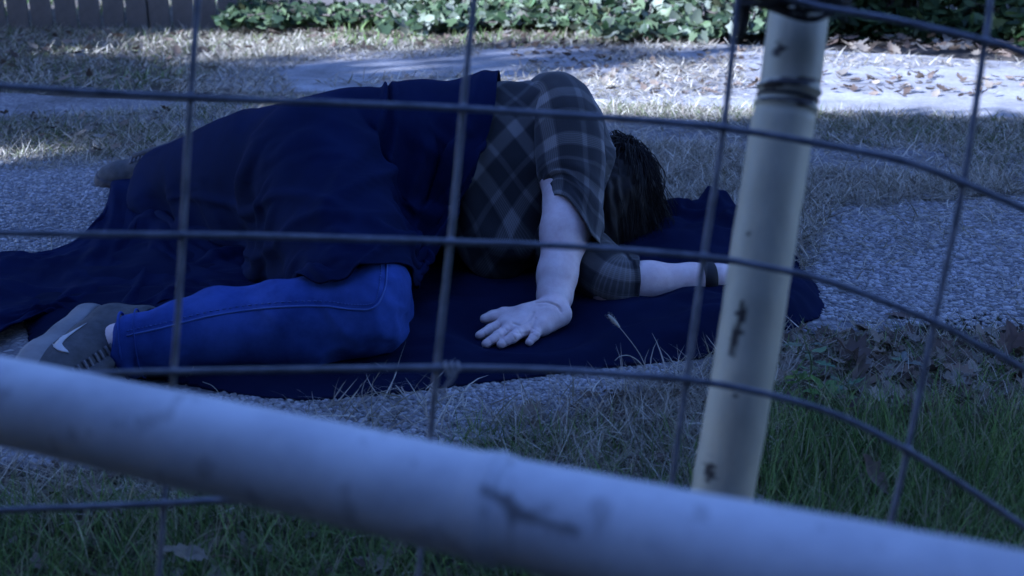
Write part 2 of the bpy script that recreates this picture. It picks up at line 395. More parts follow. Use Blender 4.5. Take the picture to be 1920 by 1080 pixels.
def slab(name, pp, m, label, top=.010, seed=0):
    g = gpoly(pp); P = np.array(g + [g[0]]); out = []
    for a, b in zip(P[:-1], P[1:]):
        n = max(2, int(np.linalg.norm(b - a) / .02))
        out.append(a + (b - a) * np.linspace(0, 1, n, endpoint=False)[:, None])
    O = np.vstack(out); n = len(O); C = O.mean(0)
    q = np.stack([O[:, 0], O[:, 1], 0 * O[:, 0]], -1)
    O = O + np.stack([fbm(q * 4, 4, seed), fbm(q * 4, 4, seed + 50)], -1) * .035
    V = np.vstack([np.c_[O, np.full(n, top - .004)], np.c_[O, np.full(n, -.06)], np.c_[O + (C - O) / np.linalg.norm(C - O, axis=1)[:, None] * .006, np.full(n, top)]])
    F = [(i, (i + 1) % n, 2 * n + (i + 1) % n, 2 * n + i) for i in range(n)] + [(n + i, n + (i + 1) % n, (i + 1) % n, i) for i in range(n)] + [tuple(range(2 * n, 3 * n))]
    o = mesh(name, V, F, m, smooth=False); return tag(o, label, kind='structure')
S_FAR = [(385, 160), (430, 122), (620, 101), (900, 92), (1280, 83), (1560, 98), (1920, 120), (2400, 150), (2400, 262), (1920, 228), (1600, 216), (1350, 206), (1130, 192), (900, 182), (700, 180), (520, 176)]
S_MID = [(-400, 178), (60, 180), (330, 196), (700, 205), (1100, 222), (1400, 236), (1700, 268), (1990, 300), (1990, 345), (1700, 352), (1400, 320), (1100, 296), (700, 270), (300, 235), (-400, 228)]
S_NEAR = [(-500, 303), (100, 300), (330, 300), (700, 312), (1100, 322), (1400, 345), (1560, 352), (1990, 372), (2500, 400), (2500, 760), (2000, 650), (1850, 606), (1700, 622), (1560, 628), (1440, 660), (1290, 705), (1110, 762), (980, 830), (720, 880), (300, 905), (-500, 905)]
slab('concrete_slab', S_FAR, M['smooth_concrete'], 'pale sunlit concrete strip of the drive near the ivy', seed=1)
slab('concrete_slab', S_MID, M['concrete'], 'narrow shaded concrete strip between two bands of dry grass', seed=2)
slab('concrete_slab', S_NEAR, M['concrete'], 'shaded exposed aggregate slab under the lying person', seed=3)

# ------------------------------------------------------------------ loose stones of the aggregate
def ico():
    t = (1 + 5 ** .5) / 2
    V = np.array([(-1, t, 0), (1, t, 0), (-1, -t, 0), (1, -t, 0), (0, -1, t), (0, 1, t), (0, -1, -t), (0, 1, -t), (t, 0, -1), (t, 0, 1), (-t, 0, -1), (-t, 0, 1)]) / math.sqrt(1 + t * t)
    F = np.array([(0, 11, 5), (0, 5, 1), (0, 1, 7), (0, 7, 10), (0, 10, 11), (1, 5, 9), (5, 11, 4), (11, 10, 2), (10, 7, 6), (7, 1, 8), (3, 9, 4), (3, 4, 2), (3, 2, 6), (3, 6, 8), (3, 8, 9), (4, 9, 5), (2, 4, 11), (6, 2, 10), (8, 6, 7), (9, 8, 1)])
    return V, F
def sample(poly, n, pad=0):
    g = np.array(gpoly(poly)); lo, hi = g.min(0), g.max(0); out = []; c = 0
    while c < n:
        q = lo + rng.random((n * 2, 2)) * (hi - lo); q = q[inpoly(q, [tuple(a) for a in g])]
        out.append(q); c += len(q)
        if len(q) == 0: break
    return np.vstack(out)[:n]
def rotz(a):
    c, s = np.cos(a), np.sin(a); z = 0 * a; o = z + 1
    return np.stack([np.stack([c, -s, z], -1), np.stack([s, c, z], -1), np.stack([z, z, o], -1)], -2)
def pebbles(name, label, regions):
    V0, F0 = ico(); Vs = []; Cs = []
    for poly, n, s0, s1, z in regions:
        q = sample(poly, n); n = len(q)
        s = s0 + (s1 - s0) * rng.random(n) ** 2
        sc = np.stack([s * (.8 + .6 * rng.random(n)), s * (.7 + .5 * rng.random(n)), s * (.45 + .3 * rng.random(n))], -1)
        V = (V0[None] * sc[:, None]) * (.85 + .3 * rng.random((n, 12, 1)))
        V = np.einsum('nij,nkj->nki', rotz(rng.random(n) * 6.28), V)
        V += np.stack([q[:, 0], q[:, 1], z + s * .12], -1)[:, None]
        t = .17 + .24 * rng.random(n) ** 1.5; c = np.stack([t * 1.02, t, t * (.92 + .12 * rng.random(n))], -1)
        Vs.append(V.reshape(-1, 3)); Cs.append(np.repeat(c, 12, 0))
    V = np.vstack(Vs); n = len(V) // 12
    F = (F0[None] + (np.arange(n) * 12)[:, None, None]).reshape(-1, 3)
    o = mesh(name, V, F, M['pebble'], cols=np.vstack(Cs), smooth=False); return tag(o, label, kind='stuff')
pebbles('gravel', 'small pale stones proud of the worn slab', [
    ([(560, 730), (1290, 680), (1290, 705), (1100, 765), (980, 830), (700, 880), (380, 860), (330, 760)], 9000, .0022, .0052, .010),
    ([(1500, 360), (2000, 380), (2000, 640), (1700, 620), (1540, 610)], 11000, .003, .0065, .010),
    ([(-100, 310), (330, 310), (230, 480), (-100, 520)], 6500, .003, .006, .010)])

# ------------------------------------------------------------------ grass
def blades(name, label, regions, m):
    Vs, Cs = [], []; K = 5
    for poly, n, l0, l1, w, flat, cols, z, clump in regions:
        q = sample(poly, n); n = len(q)
        if clump:
            f = fbm(np.stack([q[:, 0] * clump, q[:, 1] * clump, 0 * q[:, 0]], -1), 3, int(clump * 10)); q = q[f > -.25 + .5 * (rng.random(n) - .5)]; n = len(q)
        a = rng.random(n) * 6.283; L = l0 + (l1 - l0) * rng.random(n)
        el0 = np.clip(rng.normal(1.35 * (1 - flat) + .12, .25, n), .02, 1.5); bend = (.35 + rng.random(n)) * (1 - .5 * flat) * 1.1
        tt = np.linspace(0, 1, K); seg = L / (K - 1)
        ang = el0[:, None] - bend[:, None] * tt[None] ** 1.5 * (1.0 if flat < .6 else .5)
        yaw = a[:, None] + rng.normal(0, .6, n)[:, None] * tt[None]
        dx = np.cos(ang) * np.cos(yaw); dy = np.cos(ang) * np.sin(yaw); dz = np.sin(ang)
        P = np.zeros((n, K, 3)); 
        P[:, 1:, 0] = np.cumsum(dx[:, :-1] * seg[:, None], 1); P[:, 1:, 1] = np.cumsum(dy[:, :-1] * seg[:, None], 1); P[:, 1:, 2] = np.cumsum(dz[:, :-1] * seg[:, None], 1)
        z0 = z + rng.random(n) * .012 * flat
        P += np.stack([q[:, 0], q[:, 1], z0], -1)[:, None]
        P[..., 2] = np.maximum(P[..., 2], z + .001)
        tw = yaw + 1.57 + rng.normal(0, .5, n)[:, None]
        wd = w * (.6 + .8 * rng.random(n))[:, None] * (1 - tt[None] ** 1.6 * .92)
        side = np.stack([np.cos(tw), np.sin(tw), .5 * np.sin(tw * 3)], -1) * wd[..., None] * .5
        V = np.stack([P - side, P + side], 2).reshape(n, -1, 3)
        ci = rng.integers(0, len(cols), n); c = np.array(cols)[ci] * (.65 + .7 * rng.random(n))[:, None]
        tone = c[:, None] * np.ones((1, 2 * K, 1))
        Vs.append(V.reshape(-1, 3)); Cs.append(tone.reshape(-1, 3))
    V = np.vstack(Vs); n = len(V) // (2 * K)
    f = np.array([(2 * i, 2 * i + 1, 2 * i + 3, 2 * i + 2) for i in range(K - 1)])
    F = (f[None] + (np.arange(n) * 2 * K)[:, None, None]).reshape(-1, 4)
    o = mesh(name, V, F, m, cols=np.vstack(Cs), smooth=False); return tag(o, label, kind='stuff')
DRY = [(.42, .38, .30), (.34, .30, .23), (.50, .46, .37), (.24, .20, .15), (.20, .18, .12)]
DRYG = DRY + [(.09, .12, .045), (.12, .14, .05)]
GRN = [(.12, .21, .06), (.18, .28, .08), (.07, .12, .04), (.20, .26, .10), (.34, .31, .19)]
blades('dry_grass', 'matted pale dry grass between the concrete strips', [
    ([(-400, 222), (100, 224), (340, 205), (480, 190), (700, 190), (700, 312), (330, 304), (200, 308), (-400, 304)], 17000, .025, .075, .0026, .72, DRYG, .0, 0),
    ([(-800, 45), (600, 45), (660, 96), (430, 118), (390, 172), (-800, 180)], 30000, .03, .085, .0045, .75, DRYG, -.01, 0),
    ([(340, 112), (560, 96), (640, 104), (520, 140), (560, 184), (330, 184)], 3600, .03, .085, .0042, .85, DRY, .004, 0),
    ([(560, 98), (900, 90), (900, 110), (620, 120)], 1200, .03, .08, .0045, .9, DRY, .008, 2),
    ([(1440, 330), (1990, 360), (1990, 640), (1500, 620)], 900, .02, .06, .0018, .92, DRY, .010, 3),
    ([(420, 150), (620, 165), (900, 178), (1130, 192), (1000, 150), (700, 150), (560, 160)], 500, .05, .11, .006, .9, DRY, .01, 0),
    ([(560, 62), (1340, 62), (1340, 84), (900, 98), (620, 104), (430, 118)], 13000, .03, .085, .0055, .75, DRYG, -.01, 0),
    ([(880, 90), (1330, 84), (1400, 130), (1400, 200), (1130, 195), (960, 130)], 6500, .03, .085, .0045, .9, DRY, .010, 1.3),
    ([(1330, 88), (1930, 125), (1930, 160), (1500, 130)], 700, .04, .10, .006, .9, DRY, .010, 1.7),
    ([(1130, 196), (1500, 212), (2200, 240), (2200, 352), (1830, 345), (1760, 290), (1500, 272), (1350, 238), (1120, 232)], 18000, .025, .07, .0028, .75, DRYG, .0, 0),
    ([(1120, 278), (1350, 282), (1500, 325), (1900, 346), (1920, 376), (1560, 400), (1530, 500), (1500, 525), (1470, 500), (1350, 430), (1230, 420)], 12000, .025, .08, .0026, .75, DRY, .008, 0),
    ([(1120, 232), (1500, 260), (1900, 300), (1900, 345), (1500, 330), (1120, 285)], 1800, .03, .08, .003, .85, DRY, .010, 2.2),
    ([(1560, 400), (1900, 376), (1900, 420), (1560, 560), (1530, 520)], 500, .03, .07, .0022, .9, DRY, .010, 5),
    ([(560, 770), (1290, 700), (1500, 640), (1560, 640), (1340, 940), (900, 930), (560, 860)], 1700, .03, .09, .0020, .8, DRY, .006, 4),
    ([(900, 800), (1290, 712), (1500, 650), (1450, 830), (1340, 960), (1000, 940)], 4200, .03, .09, .0019, .62, DRY, -.01, 0),
    ([(1420, 640), (1700, 626), (1950, 640), (1980, 830), (1700, 790), (1420, 800)], 4300, .03, .08, .0019, .68, DRYG, -.012, 0),
    ([(-300, 870), (700, 885), (500, 960), (-300, 980)], 2300, .03, .09, .0018, .75, DRY, -.01, 0),
    ([(-100, 300), (330, 296), (300, 320), (-100, 330)], 1200, .02, .06, .0026, .7, DRY, .004, 0)], M['straw'])
blades('green_grass', 'short green grass growing along the foot of the fence', [
    ([(1420, 790), (1980, 800), (2100, 1400), (1300, 1400), (1300, 960)], 7000, .05, .115, .0021, .12, GRN, -.015, 0),
    ([(850, 815), (1300, 830), (1320, 1000), (900, 960)], 1700, .03, .075, .0019, .3, GRN, -.012, 3),
    ([(-300, 950), (500, 950), (950, 930), (1400, 960), (1500, 1400), (-300, 1400)], 9500, .04, .095, .0020, .3, GRN, -.015, 0),
    ([(600, 860), (980, 830), (950, 940), (560, 930)], 450, .03, .08, .0019, .3, GRN, -.01, 4),
    ([(1430, 640), (1960, 650), (1960, 800), (1430, 800)], 900, .03, .07, .0024, .3, GRN, -.012, 4),
    ([(620, 62), (1300, 62), (1300, 80), (620, 92)], 900, .05, .12, .006, .3, GRN, -.01, 2),
    ([(100, 150), (380, 140), (360, 178), (130, 178)], 700, .04, .09, .005, .4, GRN, -.01, 2),
    ([(-900, -40), (700, -40), (700, 28), (-900, 28)], 5000, .05, .14, .010, .3, GRN, -.01, 0)], M['blade'])

# ------------------------------------------------------------------ leaves
def leaf_shape(kind):
    if kind == 'ivy':
        o = [(0, -.1), (.35, -.42), (.55, -.12), (.82, .05), (.5, .32), (.42, .7), (0, 1.0), (-.42, .7), (-.5, .32), (-.82, .05), (-.55, -.12), (-.35, -.42)]
    elif kind == 'oak':
        o = [(0, -.9), (.12, -.6), (.4, -.55), (.28, -.3), (.55, -.1), (.33, .05), (.5, .4), (.22, .45), (.2, .8), (0, 1.05), (-.2, .8), (-.22, .45), (-.5, .4), (-.33, .05), (-.55, -.1), (-.28, -.3), (-.4, -.55), (-.12, -.6)]
    elif kind == 'maple':
        o = [(0, -.35), (.25, -.45), (.75, -.4), (.6, -.15), (1.0, .2), (.62, .22), (.6, .55), (.3, .42), (.22, .7), (0, 1.1), (-.22, .7), (-.3, .42), (-.6, .55), (-.62, .22), (-1.0, .2), (-.6, -.15), (-.75, -.4), (-.25, -.45)]
    else:
        o = [(0, -.8), (.25, -.55), (.42, -.1), (.38, .35), (.18, .75), (0, 1), (-.18, .75), (-.38, .35), (-.42, -.1), (-.25, -.55)]
    o = np.array(o, float); c = o.mean(0) * .5; mid = (o + c) / 2
    n = len(o); V2 = np.vstack([o, mid, c[None]])
    F = [(i, (i + 1) % n, n + (i + 1) % n, n + i) for i in range(n)] + [(n + i, n + (i + 1) % n, 2 * n) for i in range(n)]
    return V2, F
def leaf_mesh(name, kind, col, size, curl, seed):
    V2, F = leaf_shape(kind); r = np.hypot(V2[:, 0], V2[:, 1])
    z = curl * (.35 * V2[:, 0] ** 2 * (1 + .6 * np.sin(seed)) + .30 * V2[:, 1] ** 2 * np.cos(seed * 1.7)) + .12 * curl * vnoise(np.c_[V2 * 3, np.full(len(V2), seed * 3.1)], seed) - .06 * (np.abs(V2[:, 0]) < .05) 
    V = np.c_[V2 * (1 - .12 * curl * r[:, None]), z] * size
    c = np.array(col) * (1 - .25 * np.abs(vnoise(np.c_[V2 * 4, np.full(len(V2), seed)], 5))[:, None])
    me = bpy.data.meshes.new(name); me.from_pydata([tuple(v) for v in V], [], F); me.update()
    me.polygons.foreach_set('use_smooth', np.ones(len(F), bool))
    a = me.color_attributes.new('tone', 'FLOAT_COLOR', 'POINT'); q = np.ones((len(V), 4), np.float32); q[:, :3] = c; a.data.foreach_set('color', q.ravel())
    return me
def merged_leaves(name, label, kind, pts, sizes, cols, m, tilt=.5, face=None, parent=None, curl=.5):
    V2, F = leaf_shape(kind); n = len(pts); k = len(V2)
    z = curl * (.3 * V2[:, 0] ** 2 + .15 * V2[:, 1] ** 2)
    base = np.c_[V2, z]
    a = rng.random(n) * 6.283; Rz = rotz(a)
    th = rng.normal(0, tilt, n); ph = rng.normal(0, tilt, n)
    if face is not None: th = th + face
    cx, sx = np.cos(th), np.sin(th); o1 = np.ones(n); z1 = np.zeros(n)
    Rx = np.stack([np.stack([o1, z1, z1], -1), np.stack([z1, cx, -sx], -1), np.stack([z1, sx, cx], -1)], -2)
    cy, sy = np.cos(ph), np.sin(ph)
    Ry = np.stack([np.stack([cy, z1, sy], -1), np.stack([z1, o1, z1], -1), np.stack([-sy, z1, cy], -1)], -2)
    V = np.einsum('nij,kj->nki', Rx @ Ry @ Rz, base) * np.asarray(sizes)[:, None, None] + np.asarray(pts)[:, None]
    q = [f for f in F if len(f) == 4]; t = [f for f in F if len(f) == 3]
    tris = [(f[0], f[1], f[2]) for f in q] + [(f[0], f[2], f[3]) for f in q] + t
    FF = (np.array(tris)[None] + (np.arange(n) * k)[:, None, None]).reshape(-1, 3)
    C = np.repeat(np.asarray(cols), k, 0)
    return mesh(name, V.reshape(-1, 3), FF, m, parent, cols=C, smooth=True)
def pick(cols, n, v=.5): return np.array(cols)[rng.integers(0, len(cols), n)] * (1 - v / 2 + v * rng.random(n))[:, None]
BR = [(.13, .095, .07), (.20, .15, .11), (.085, .06, .045), (.24, .20, .15), (.18, .16, .13)]
def litter():
    P, S, C = [], [], []
    for poly, n, s0, s1, z in [
        ([(1500, 138), (1930, 155), (1930, 200), (1560, 180)], 110, .018, .038, .016),
        ([(900, 90), (1420, 88), (1450, 180), (1150, 190)], 330, .015, .034, .016),
        ([(560, 62), (1330, 66), (1330, 84), (620, 104)], 280, .025, .05, .02),
        ([(-500, 70), (600, 66), (430, 118), (380, 172), (-500, 180)], 260, .02, .045, .03),
        ([(1500, 70), (2200, 90), (2300, 140), (1500, 98)], 260, .03, .06, .03),
        ([(0, 220), (330, 215), (330, 300), (0, 300)], 60, .012, .03, .02),
        ([(1430, 640), (1980, 625), (1980, 820), (1430, 770)], 330, .010, .030, .010),
        ([(950, 760), (1300, 720), (1300, 900), (950, 880)], 40, .010, .022, .006),
        ([(-100, 860), (900, 900), (900, 1100), (-100, 1100)], 90, .010, .026, .0)]:
        q = sample(poly, n); n = len(q)
        P.append(np.c_[q, z + .01 * rng.random(n)]); S.append(s0 + (s1 - s0) * rng.random(n)); C.append(pick(BR, n))
    o = merged_leaves('leaf_litter', '', 'oak', np.vstack(P), np.concatenate(S), np.vstack(C), M['dry_leaf'], tilt=.35, curl=1.2)
    tag(o, 'small brown dead leaves scattered over the drive and the verge', kind='stuff')
litter()
def big_leaf(px, py, kind, col, size, label, rx, rz, z=.02, curl=1.2, seed=1, ry=0.):
    me = leaf_mesh('fallen_leaf', kind, col, size, curl, seed); me.materials.append(M['dry_leaf'])
    o = link('fallen_leaf', me); p = PZ(px, py, z); o.location = tuple(p); o.rotation_euler = (rx, ry, rz)
    tag(o, label, 'leaf', 'single fallen leaves near the fence')
    # stalk as a part
    s = MB(); s.tube(cat([(0, -.8 * size, .0), (.1 * size, -1.2 * size, .05 * size), (0, -1.7 * size, 0)], 6), size * .025, 5)
    s.build('stalk', M['dry_leaf_stalk'], o)
M['dry_leaf_stalk'] = mat('stalk', (.14, .09, .06), (.2, .14, .09), 40, .8)
big_leaf(985, 772, 'maple', (.27, .22, .17), .026, 'pale tan dead leaf on the slab edge below the blanket', .5, .3, .018, 1.4, 2)
big_leaf(1600, 668, 'maple', (.13, .10, .085), .045, 'large dark curled dead leaf just right of the blanket corner', .6, 1.1, .03, 1.6, 3)
big_leaf(1612, 706, 'oak', (.20, .16, .14), .040, 'long folded brown leaf standing among the weeds', 1.1, .5, .03, 1.8, 4)
big_leaf(1690, 590, 'oak', (.15, .11, .09), .030, 'flat brown dead leaf on the aggregate slab right of the cloth', .1, 1.5, .016, .6, 5)
big_leaf(1900, 645, 'maple', (.17, .12, .10), .040, 'brown leaf standing upright at the far right edge', 1.2, .2, .03, .8, 6)
big_leaf(1722, 770, 'maple', (.18, .14, .11), .030, 'crumpled brown leaf between the green grass and the weeds', .5, 2.0, .03, 1.6, 7)
big_leaf(1640, 895, 'oak', (.16, .12, .09), .034, 'brown leaf caught in the tall green grass', .9, .9, .05, 1.2, 8)
big_leaf(1240, 862, 'oak', (.14, .10, .08), .022, 'small dark leaf in the grass left of the post', .4, .4, .02, 1.2, 9)
big_leaf(352, 1035, 'oak', (.22, .19, .14), .030, 'pale torn leaf in the grass under the white rail', .3, 1.7, .045, 1.0, 10)
big_leaf(1432, 935, 'plain', (.26, .25, .18), .016, 'small pale leaf beside the foot of the visible post', .3, 1.2, .03, .8, 11)

def weed(px, py, hgt, n, size, label, cols, seed):
    r = random.Random(seed); p = PZ(px, py, .0); e = empty('weed_plant', p, label, 'weed')
    st = MB(); top = np.array([r.uniform(-.02, .02), r.uniform(-.02, .01), hgt]); sp = cat([np.zeros(3) - [0, 0, .02], top * .5 + [.01, 0, 0], top], 8)
    st.tube(sp, np.linspace(.0018, .0008, 8), 6); st.build('stem', M['stem'], e)
    for i in range(n):
        t = .25 + .75 * (i + .5) / n; a = i * 2.4 + r.uniform(-.4, .4); b = sp[int(t * 7)]
        s = size * (1.15 - .5 * t) * r.uniform(.8, 1.2)
        me = leaf_mesh('leaf', 'oak' if i % 2 else 'plain', [c * r.uniform(.8, 1.3) for c in cols], s, .7, seed + i); me.materials.append(M['leaf'])
        o = link('leaf', me, e); d = Vector((math.cos(a), math.sin(a), r.uniform(-.1, .5))).normalized()
        o.location = Vector(b) + d * s * 1.0
        o.rotation_euler = d.to_track_quat('Y', 'Z').to_euler()
M['stem'] = mat('stem', (.08, .13, .05), (.14, .18, .08), 60, .6)
weed(1510, 735, .085, 11, .020, 'leafy pale green weed rising beside the blanket corner', (.13, .20, .11), 3)
weed(1545, 775, .05, 9, .020, 'low weed with broad leaves right of the post', (.10, .19, .05), 13)
weed(1665, 710, .035, 8, .022, 'round leaved grey green weed among the dead leaves', (.16, .20, .15), 23)
weed(1480, 745, .04, 8, .017, 'yellow green seedling touching the right side of the post', (.14, .22, .05), 33)
weed(1590, 750, .03, 8, .020, 'flat weed below the curled dead leaf', (.13, .18, .11), 43)

def foxtail(pts, label, head=True, w=.0007, hr=.0030):
    P = np.array([PZ(a, b, z) for a, b, z in pts]); e = empty('foxtail_stalk', P[0], label, 'grass stalk')
    Q = cat(P - P[0], 24); m = MB(); m.tube(Q, np.linspace(w, w * .6, 24), 6); m.build('stalk', M['seed'], e)
    if head:
        T = (Q[-1] - Q[-2]); T /= np.linalg.norm(T); s = MB(); C = Q[-1] + T * np.linspace(-.002, .026, 9)[:, None] - np.array([0, 0, .1]) * (np.linspace(0, .1, 9) ** 2)[:, None]
        s.tube(C, hr * np.sin(np.linspace(.25, 3.0, 9)) ** .6, 8)
        for i in range(70):
            c = C[random.randrange(1, 8)]; a = random.uniform(0, 6.28); n = np.cross(T, [0, 0, 1.]); n /= np.linalg.norm(n); b = np.cross(T, n)
            d = n * math.cos(a) + b * math.sin(a) + T * .9; s.tube([c, c + d * .0055], .00012, 3)
        s.build('seed_head', M['seed'], e)
M['seed'] = mat('seed_head', (.30, .28, .22), (.42, .39, .31), 90, .8)
foxtail([(345, 735, .0), (362, 690, .03), (385, 612, .075), (389, 600, .082)], 'foxtail stalk standing in front of the jeans near the ankle')
foxtail([(1218, 708, .0), (1200, 665, .03), (1175, 630, .055), (1160, 612, .066)], 'foxtail stalk with bent head in front of the blanket')
foxtail([(1216, 706, .0), (1200, 680, .02), (1180, 667, .03), (1163, 668, .032), (1153, 676, .028)], 'pale grass blade arched in front of the blanket', head=False, w=.0009)
foxtail([(340, 742, .0), (352, 712, .015), (350, 706, .02)], 'short dry stub beside the ankle foxtail', head=False, w=.0012)
foxtail([(422, 752, .0), (400, 725, .018), (380, 716, .022)], 'thin dry stem lying over the blanket hem', head=False)
foxtail([(775, 765, .0), (800, 742, .01), (806, 735, .014)], 'thin twig leaning at the blanket hem behind the wire', head=False)
foxtail([(720, 790, .0), (735, 762, .02), (716, 738, .045)], 'upright green blade in front of the blanket hem', head=False)
foxtail([(95, 487, .006), (97, 460, .02), (96, 443, .04)], 'pale stalk leaning on the slab above the trailing cloth', head=False, w=.0012)

# ------------------------------------------------------------------ far fence, ivy, hedge, and the added unseen planting and building that block light
FY = 7.1
def fence():
    e = empty('picket_fence', (-1.5, FY, 0), 'grey weathered board fence behind the ivy and dry grass', 'fence')
    x = -5.2; i = 0; mm = []
    for k in range(5):
        b = MB(); h = .56; w = .063
        n = 8; zz = np.linspace(-.03, h * 2, n); V = []
        for z in zz:
            j = .003 * vnoise(np.array([z * 3, k, 0.]), k); V += [(-w + j, -.010, z), (w + j, -.010, z), (w + j, .010, z), (-w + j, .010, z)]
        F = [(i_ * 4 + a, i_ * 4 + (a + 1) % 4, i_ * 4 + 4 + (a + 1) % 4, i_ * 4 + 4 + a) for i_ in range(n - 1) for a in range(4)] + [(3, 2, 1, 0), (n * 4 - 4, n * 4 - 3, n * 4 - 2, n * 4 - 1)]
        b.add(V, F); o = b.build('picket', M['wood'], e, smooth=False); mm.append(o.data); bpy.data.objects.remove(o)
    while x < 2.6:
        o = link('picket', mm[i % 5], e); o.location = (x + 1.5, random.uniform(-.004, .004), random.uniform(-.0, .015)); o.rotation_euler = (0, random.gauss(0, .006), random.gauss(0, .02))
        x += .1490 + random.choice([0, 0, .002, -.004, .004]); i += 1
    for z in (.3, .95):
        b = MB(); b.box((.2, .042, z), (4.0, .02, .045)); b.build('fence_rail', M['wood'], e, smooth=False)
    for px_ in (-3.2, -.8, 1.6, 3.8):
        b = MB(); b.box((px_, .11, .5), (.045, .045, .6)); b.build('fence_post', M['wood'], e, smooth=False)
fence()
IVY = [(.075, .115, .05), (.12, .165, .085), (.05, .08, .04), (.18, .21, .14), (.035, .06, .03), (.23, .25, .19)]
def ivy(label, x0, x1, y0, y1, zt, n_parts, n_more, s0, s1, cols, tilt=.55, seed=0):
    c = ((x0 + x1) / 2, (y0 + y1) / 2, .08); e = empty('ivy_plant', c, label, 'ivy')
    def pts(n):
        u = rng.random(n); v = rng.random(n) ** .8; x = x0 + (x1 - x0) * u
        yb = y0 + .25 * fbm(np.stack([x * 1.3, x * 0 + seed, x * 0], -1), 3, seed)
        y = yb + (y1 - yb) * v; z = .05 + zt * ss(0, 1, v) * (.5 + .7 * np.abs(fbm(np.stack([x * 2, y * 2, x * 0 + seed], -1), 3, seed + 4))) + .05 * rng.random(n)
        return np.stack([x, y, z], -1) - np.array(c)
    vines = MB()
    for i in range(16):
        p = pts(4); p = p[np.argsort(p[:, 0])]; vines.tube(cat(p, 14), .006, 5)
    vines.build('vine', M['trunk'], e)
    meshes = []
    for k in range(12):
        cc = cols[k % len(cols)]; me = leaf_mesh('leaf', 'ivy', [v * random.uniform(.85, 1.15) for v in cc], 1.0, .6, seed + k); me.materials.append(M['leaf']); meshes.append(me)
    P = pts(n_parts)
    for i in range(n_parts):
        o = link('leaf', meshes[i % 12], e); s = random.uniform(s0, s1); o.location = tuple(P[i]); o.scale = (s, s, s)
        o.rotation_euler = (.55 + random.gauss(0, tilt), random.gauss(0, tilt), random.uniform(0, 6.28))
    if n_more:
        P = pts(n_more); P[:, 2] *= .9
        o = merged_leaves('foliage', '', 'ivy', P, s0 + (s1 - s0) * rng.random(n_more), pick(cols, n_more), M['leaf'], tilt, .45, e); o['kind'] = 'stuff'
ivy('dark ivy mound spilling in front of the fence boards, left end of the ivy', -1.75, -.75, 6.6, 7.04, .08, 150, 600, .03, .06, [IVY[0], IVY[2], IVY[4], IVY[1]], seed=3)
ivy('bright sunlit ivy bank in the middle of the fence line', -.75, .45, 6.3, 7.05, .14, 260, 1100, .035, .07, IVY, seed=8)
ivy('sunlit ivy with pale broad leaves beside the dark hedge', .45, 1.45, 6.1, 7.05, .30, 240, 1000, .035, .07, IVY, seed=15)
HED = [(.022, .045, .018), (.035, .065, .022), (.015, .03, .012), (.05, .08, .03)]
def hedge():
    e = empty('hedge', (4.0, 6.8, 0), 'dark shaded hedge along the drive at the top right', 'hedge')
    n = 17000; x = 1.35 + rng.random(n) * 6.4
    front = 6.55 - .52 * (x - 1.4); d = rng.random(n) ** 1.6
    y = front + d * 2.0 + .18 * fbm(np.stack([x * 1.6, x * 0, x * 0], -1), 3, 5); z = rng.random(n) * (.10 + 1.6 * ss(0, .5, d)) + .02
    p = np.stack([x, y, z], -1) - [4.0, 6.8, 0]
    o = merged_leaves('foliage', '', 'plain', p, .035 + .05 * rng.random(n), pick(HED, n), M['leaf'], .6, .4, e); o['kind'] = 'stuff'
    b = MB()
    for i in range(60):
        xx = 1.6 + random.random() * 6; yy = 6.55 - .52 * (xx - 1.4) + random.uniform(.3, 1.6); a = random.uniform(-.4, .4)
        b.tube(cat([(xx - 4, yy - 6.8, -.05), (xx - 4 + a * .3, yy - 6.8, .5), (xx - 4 + a, yy - 6.7, 1.4)], 6), np.linspace(.02, .008, 6), 6)
    b.build('stem', M['trunk'], e)
hedge()
def tree(label, x, y, h, cc, cr, nl, seed, ls=.12, cols=IVY):  # builds the unseen trees added to block sun and sky
    e = empty('tree', (x, y, 0), label, 'tree', 'trees standing beyond the picture edges'); r = random.Random(seed)
    c = np.array(cc, float) - [x, y, 0]; t = MB(); t.tube(cat([(0, 0, -.1), (.05, .03, h * .4), c * [.6, .6, 1] + [0, 0, -cr[2] * .5]], 12), np.linspace(.16, .07, 12), 12)
    t.build('trunk', M['trunk'], e); l = MB(); P = []
    for i in range(26):
        a = r.uniform(0, 6.28); b = r.uniform(-.8, .95); q = r.uniform(.45, .98)
        d = np.array([math.cos(a) * math.sqrt(1 - b * b), math.sin(a) * math.sqrt(1 - b * b), b]) * q * cr
        s0 = c + [0, 0, -cr[2] * .6]; l.tube(cat([s0, (s0 + c + d) / 2 + [0, 0, -.05], c + d], 6), np.linspace(.05, .012, 6), 5)
        n = nl // 26; P.append(c + d + rng.normal(0, 1, (n, 3)) * np.array(cr) * .17)
    l.build('limb', M['trunk'], e); P = np.vstack(P); n = len(P)
    o = merged_leaves('crown', '', 'plain', P, ls * (.6 + .7 * rng.random(n)), pick(cols, n), M['leaf'], .9, 0, e); o['kind'] = 'stuff'
def up(x, y, t): return (x + TS.x * t, y + TS.y * t, TS.z * t)
c1 = up(-4.1, 6.7, 8.5); c4 = up(-2.9, 4.1, 9.0); c2 = up(3.35, 7.6, 12.0); c3 = up(-.55, 5.0, 12.0)  # added crowns sit up the sun direction from the ground they shade
tree('broad leafy tree at the left whose crown shades the fence corner', c1[0], c1[1], c1[2], c1, (1.9, 1.6, 1.1), 8000, 1, .15)
tree('low spreading tree overhanging the left end of the board fence', -6.4, 6.6, 3.6, (-4.3, 6.3, 3.3), (2.2, 2.2, .8), 6000, 7)  # canopy added above the frame to darken the far left
tree('low spreading tree overhanging the dark hedge', 6.6, 7.6, 3.4, (4.6, 7.0, 3.1), (2.0, 1.7, .7), 5000, 8)  # canopy added above the frame to darken the far right
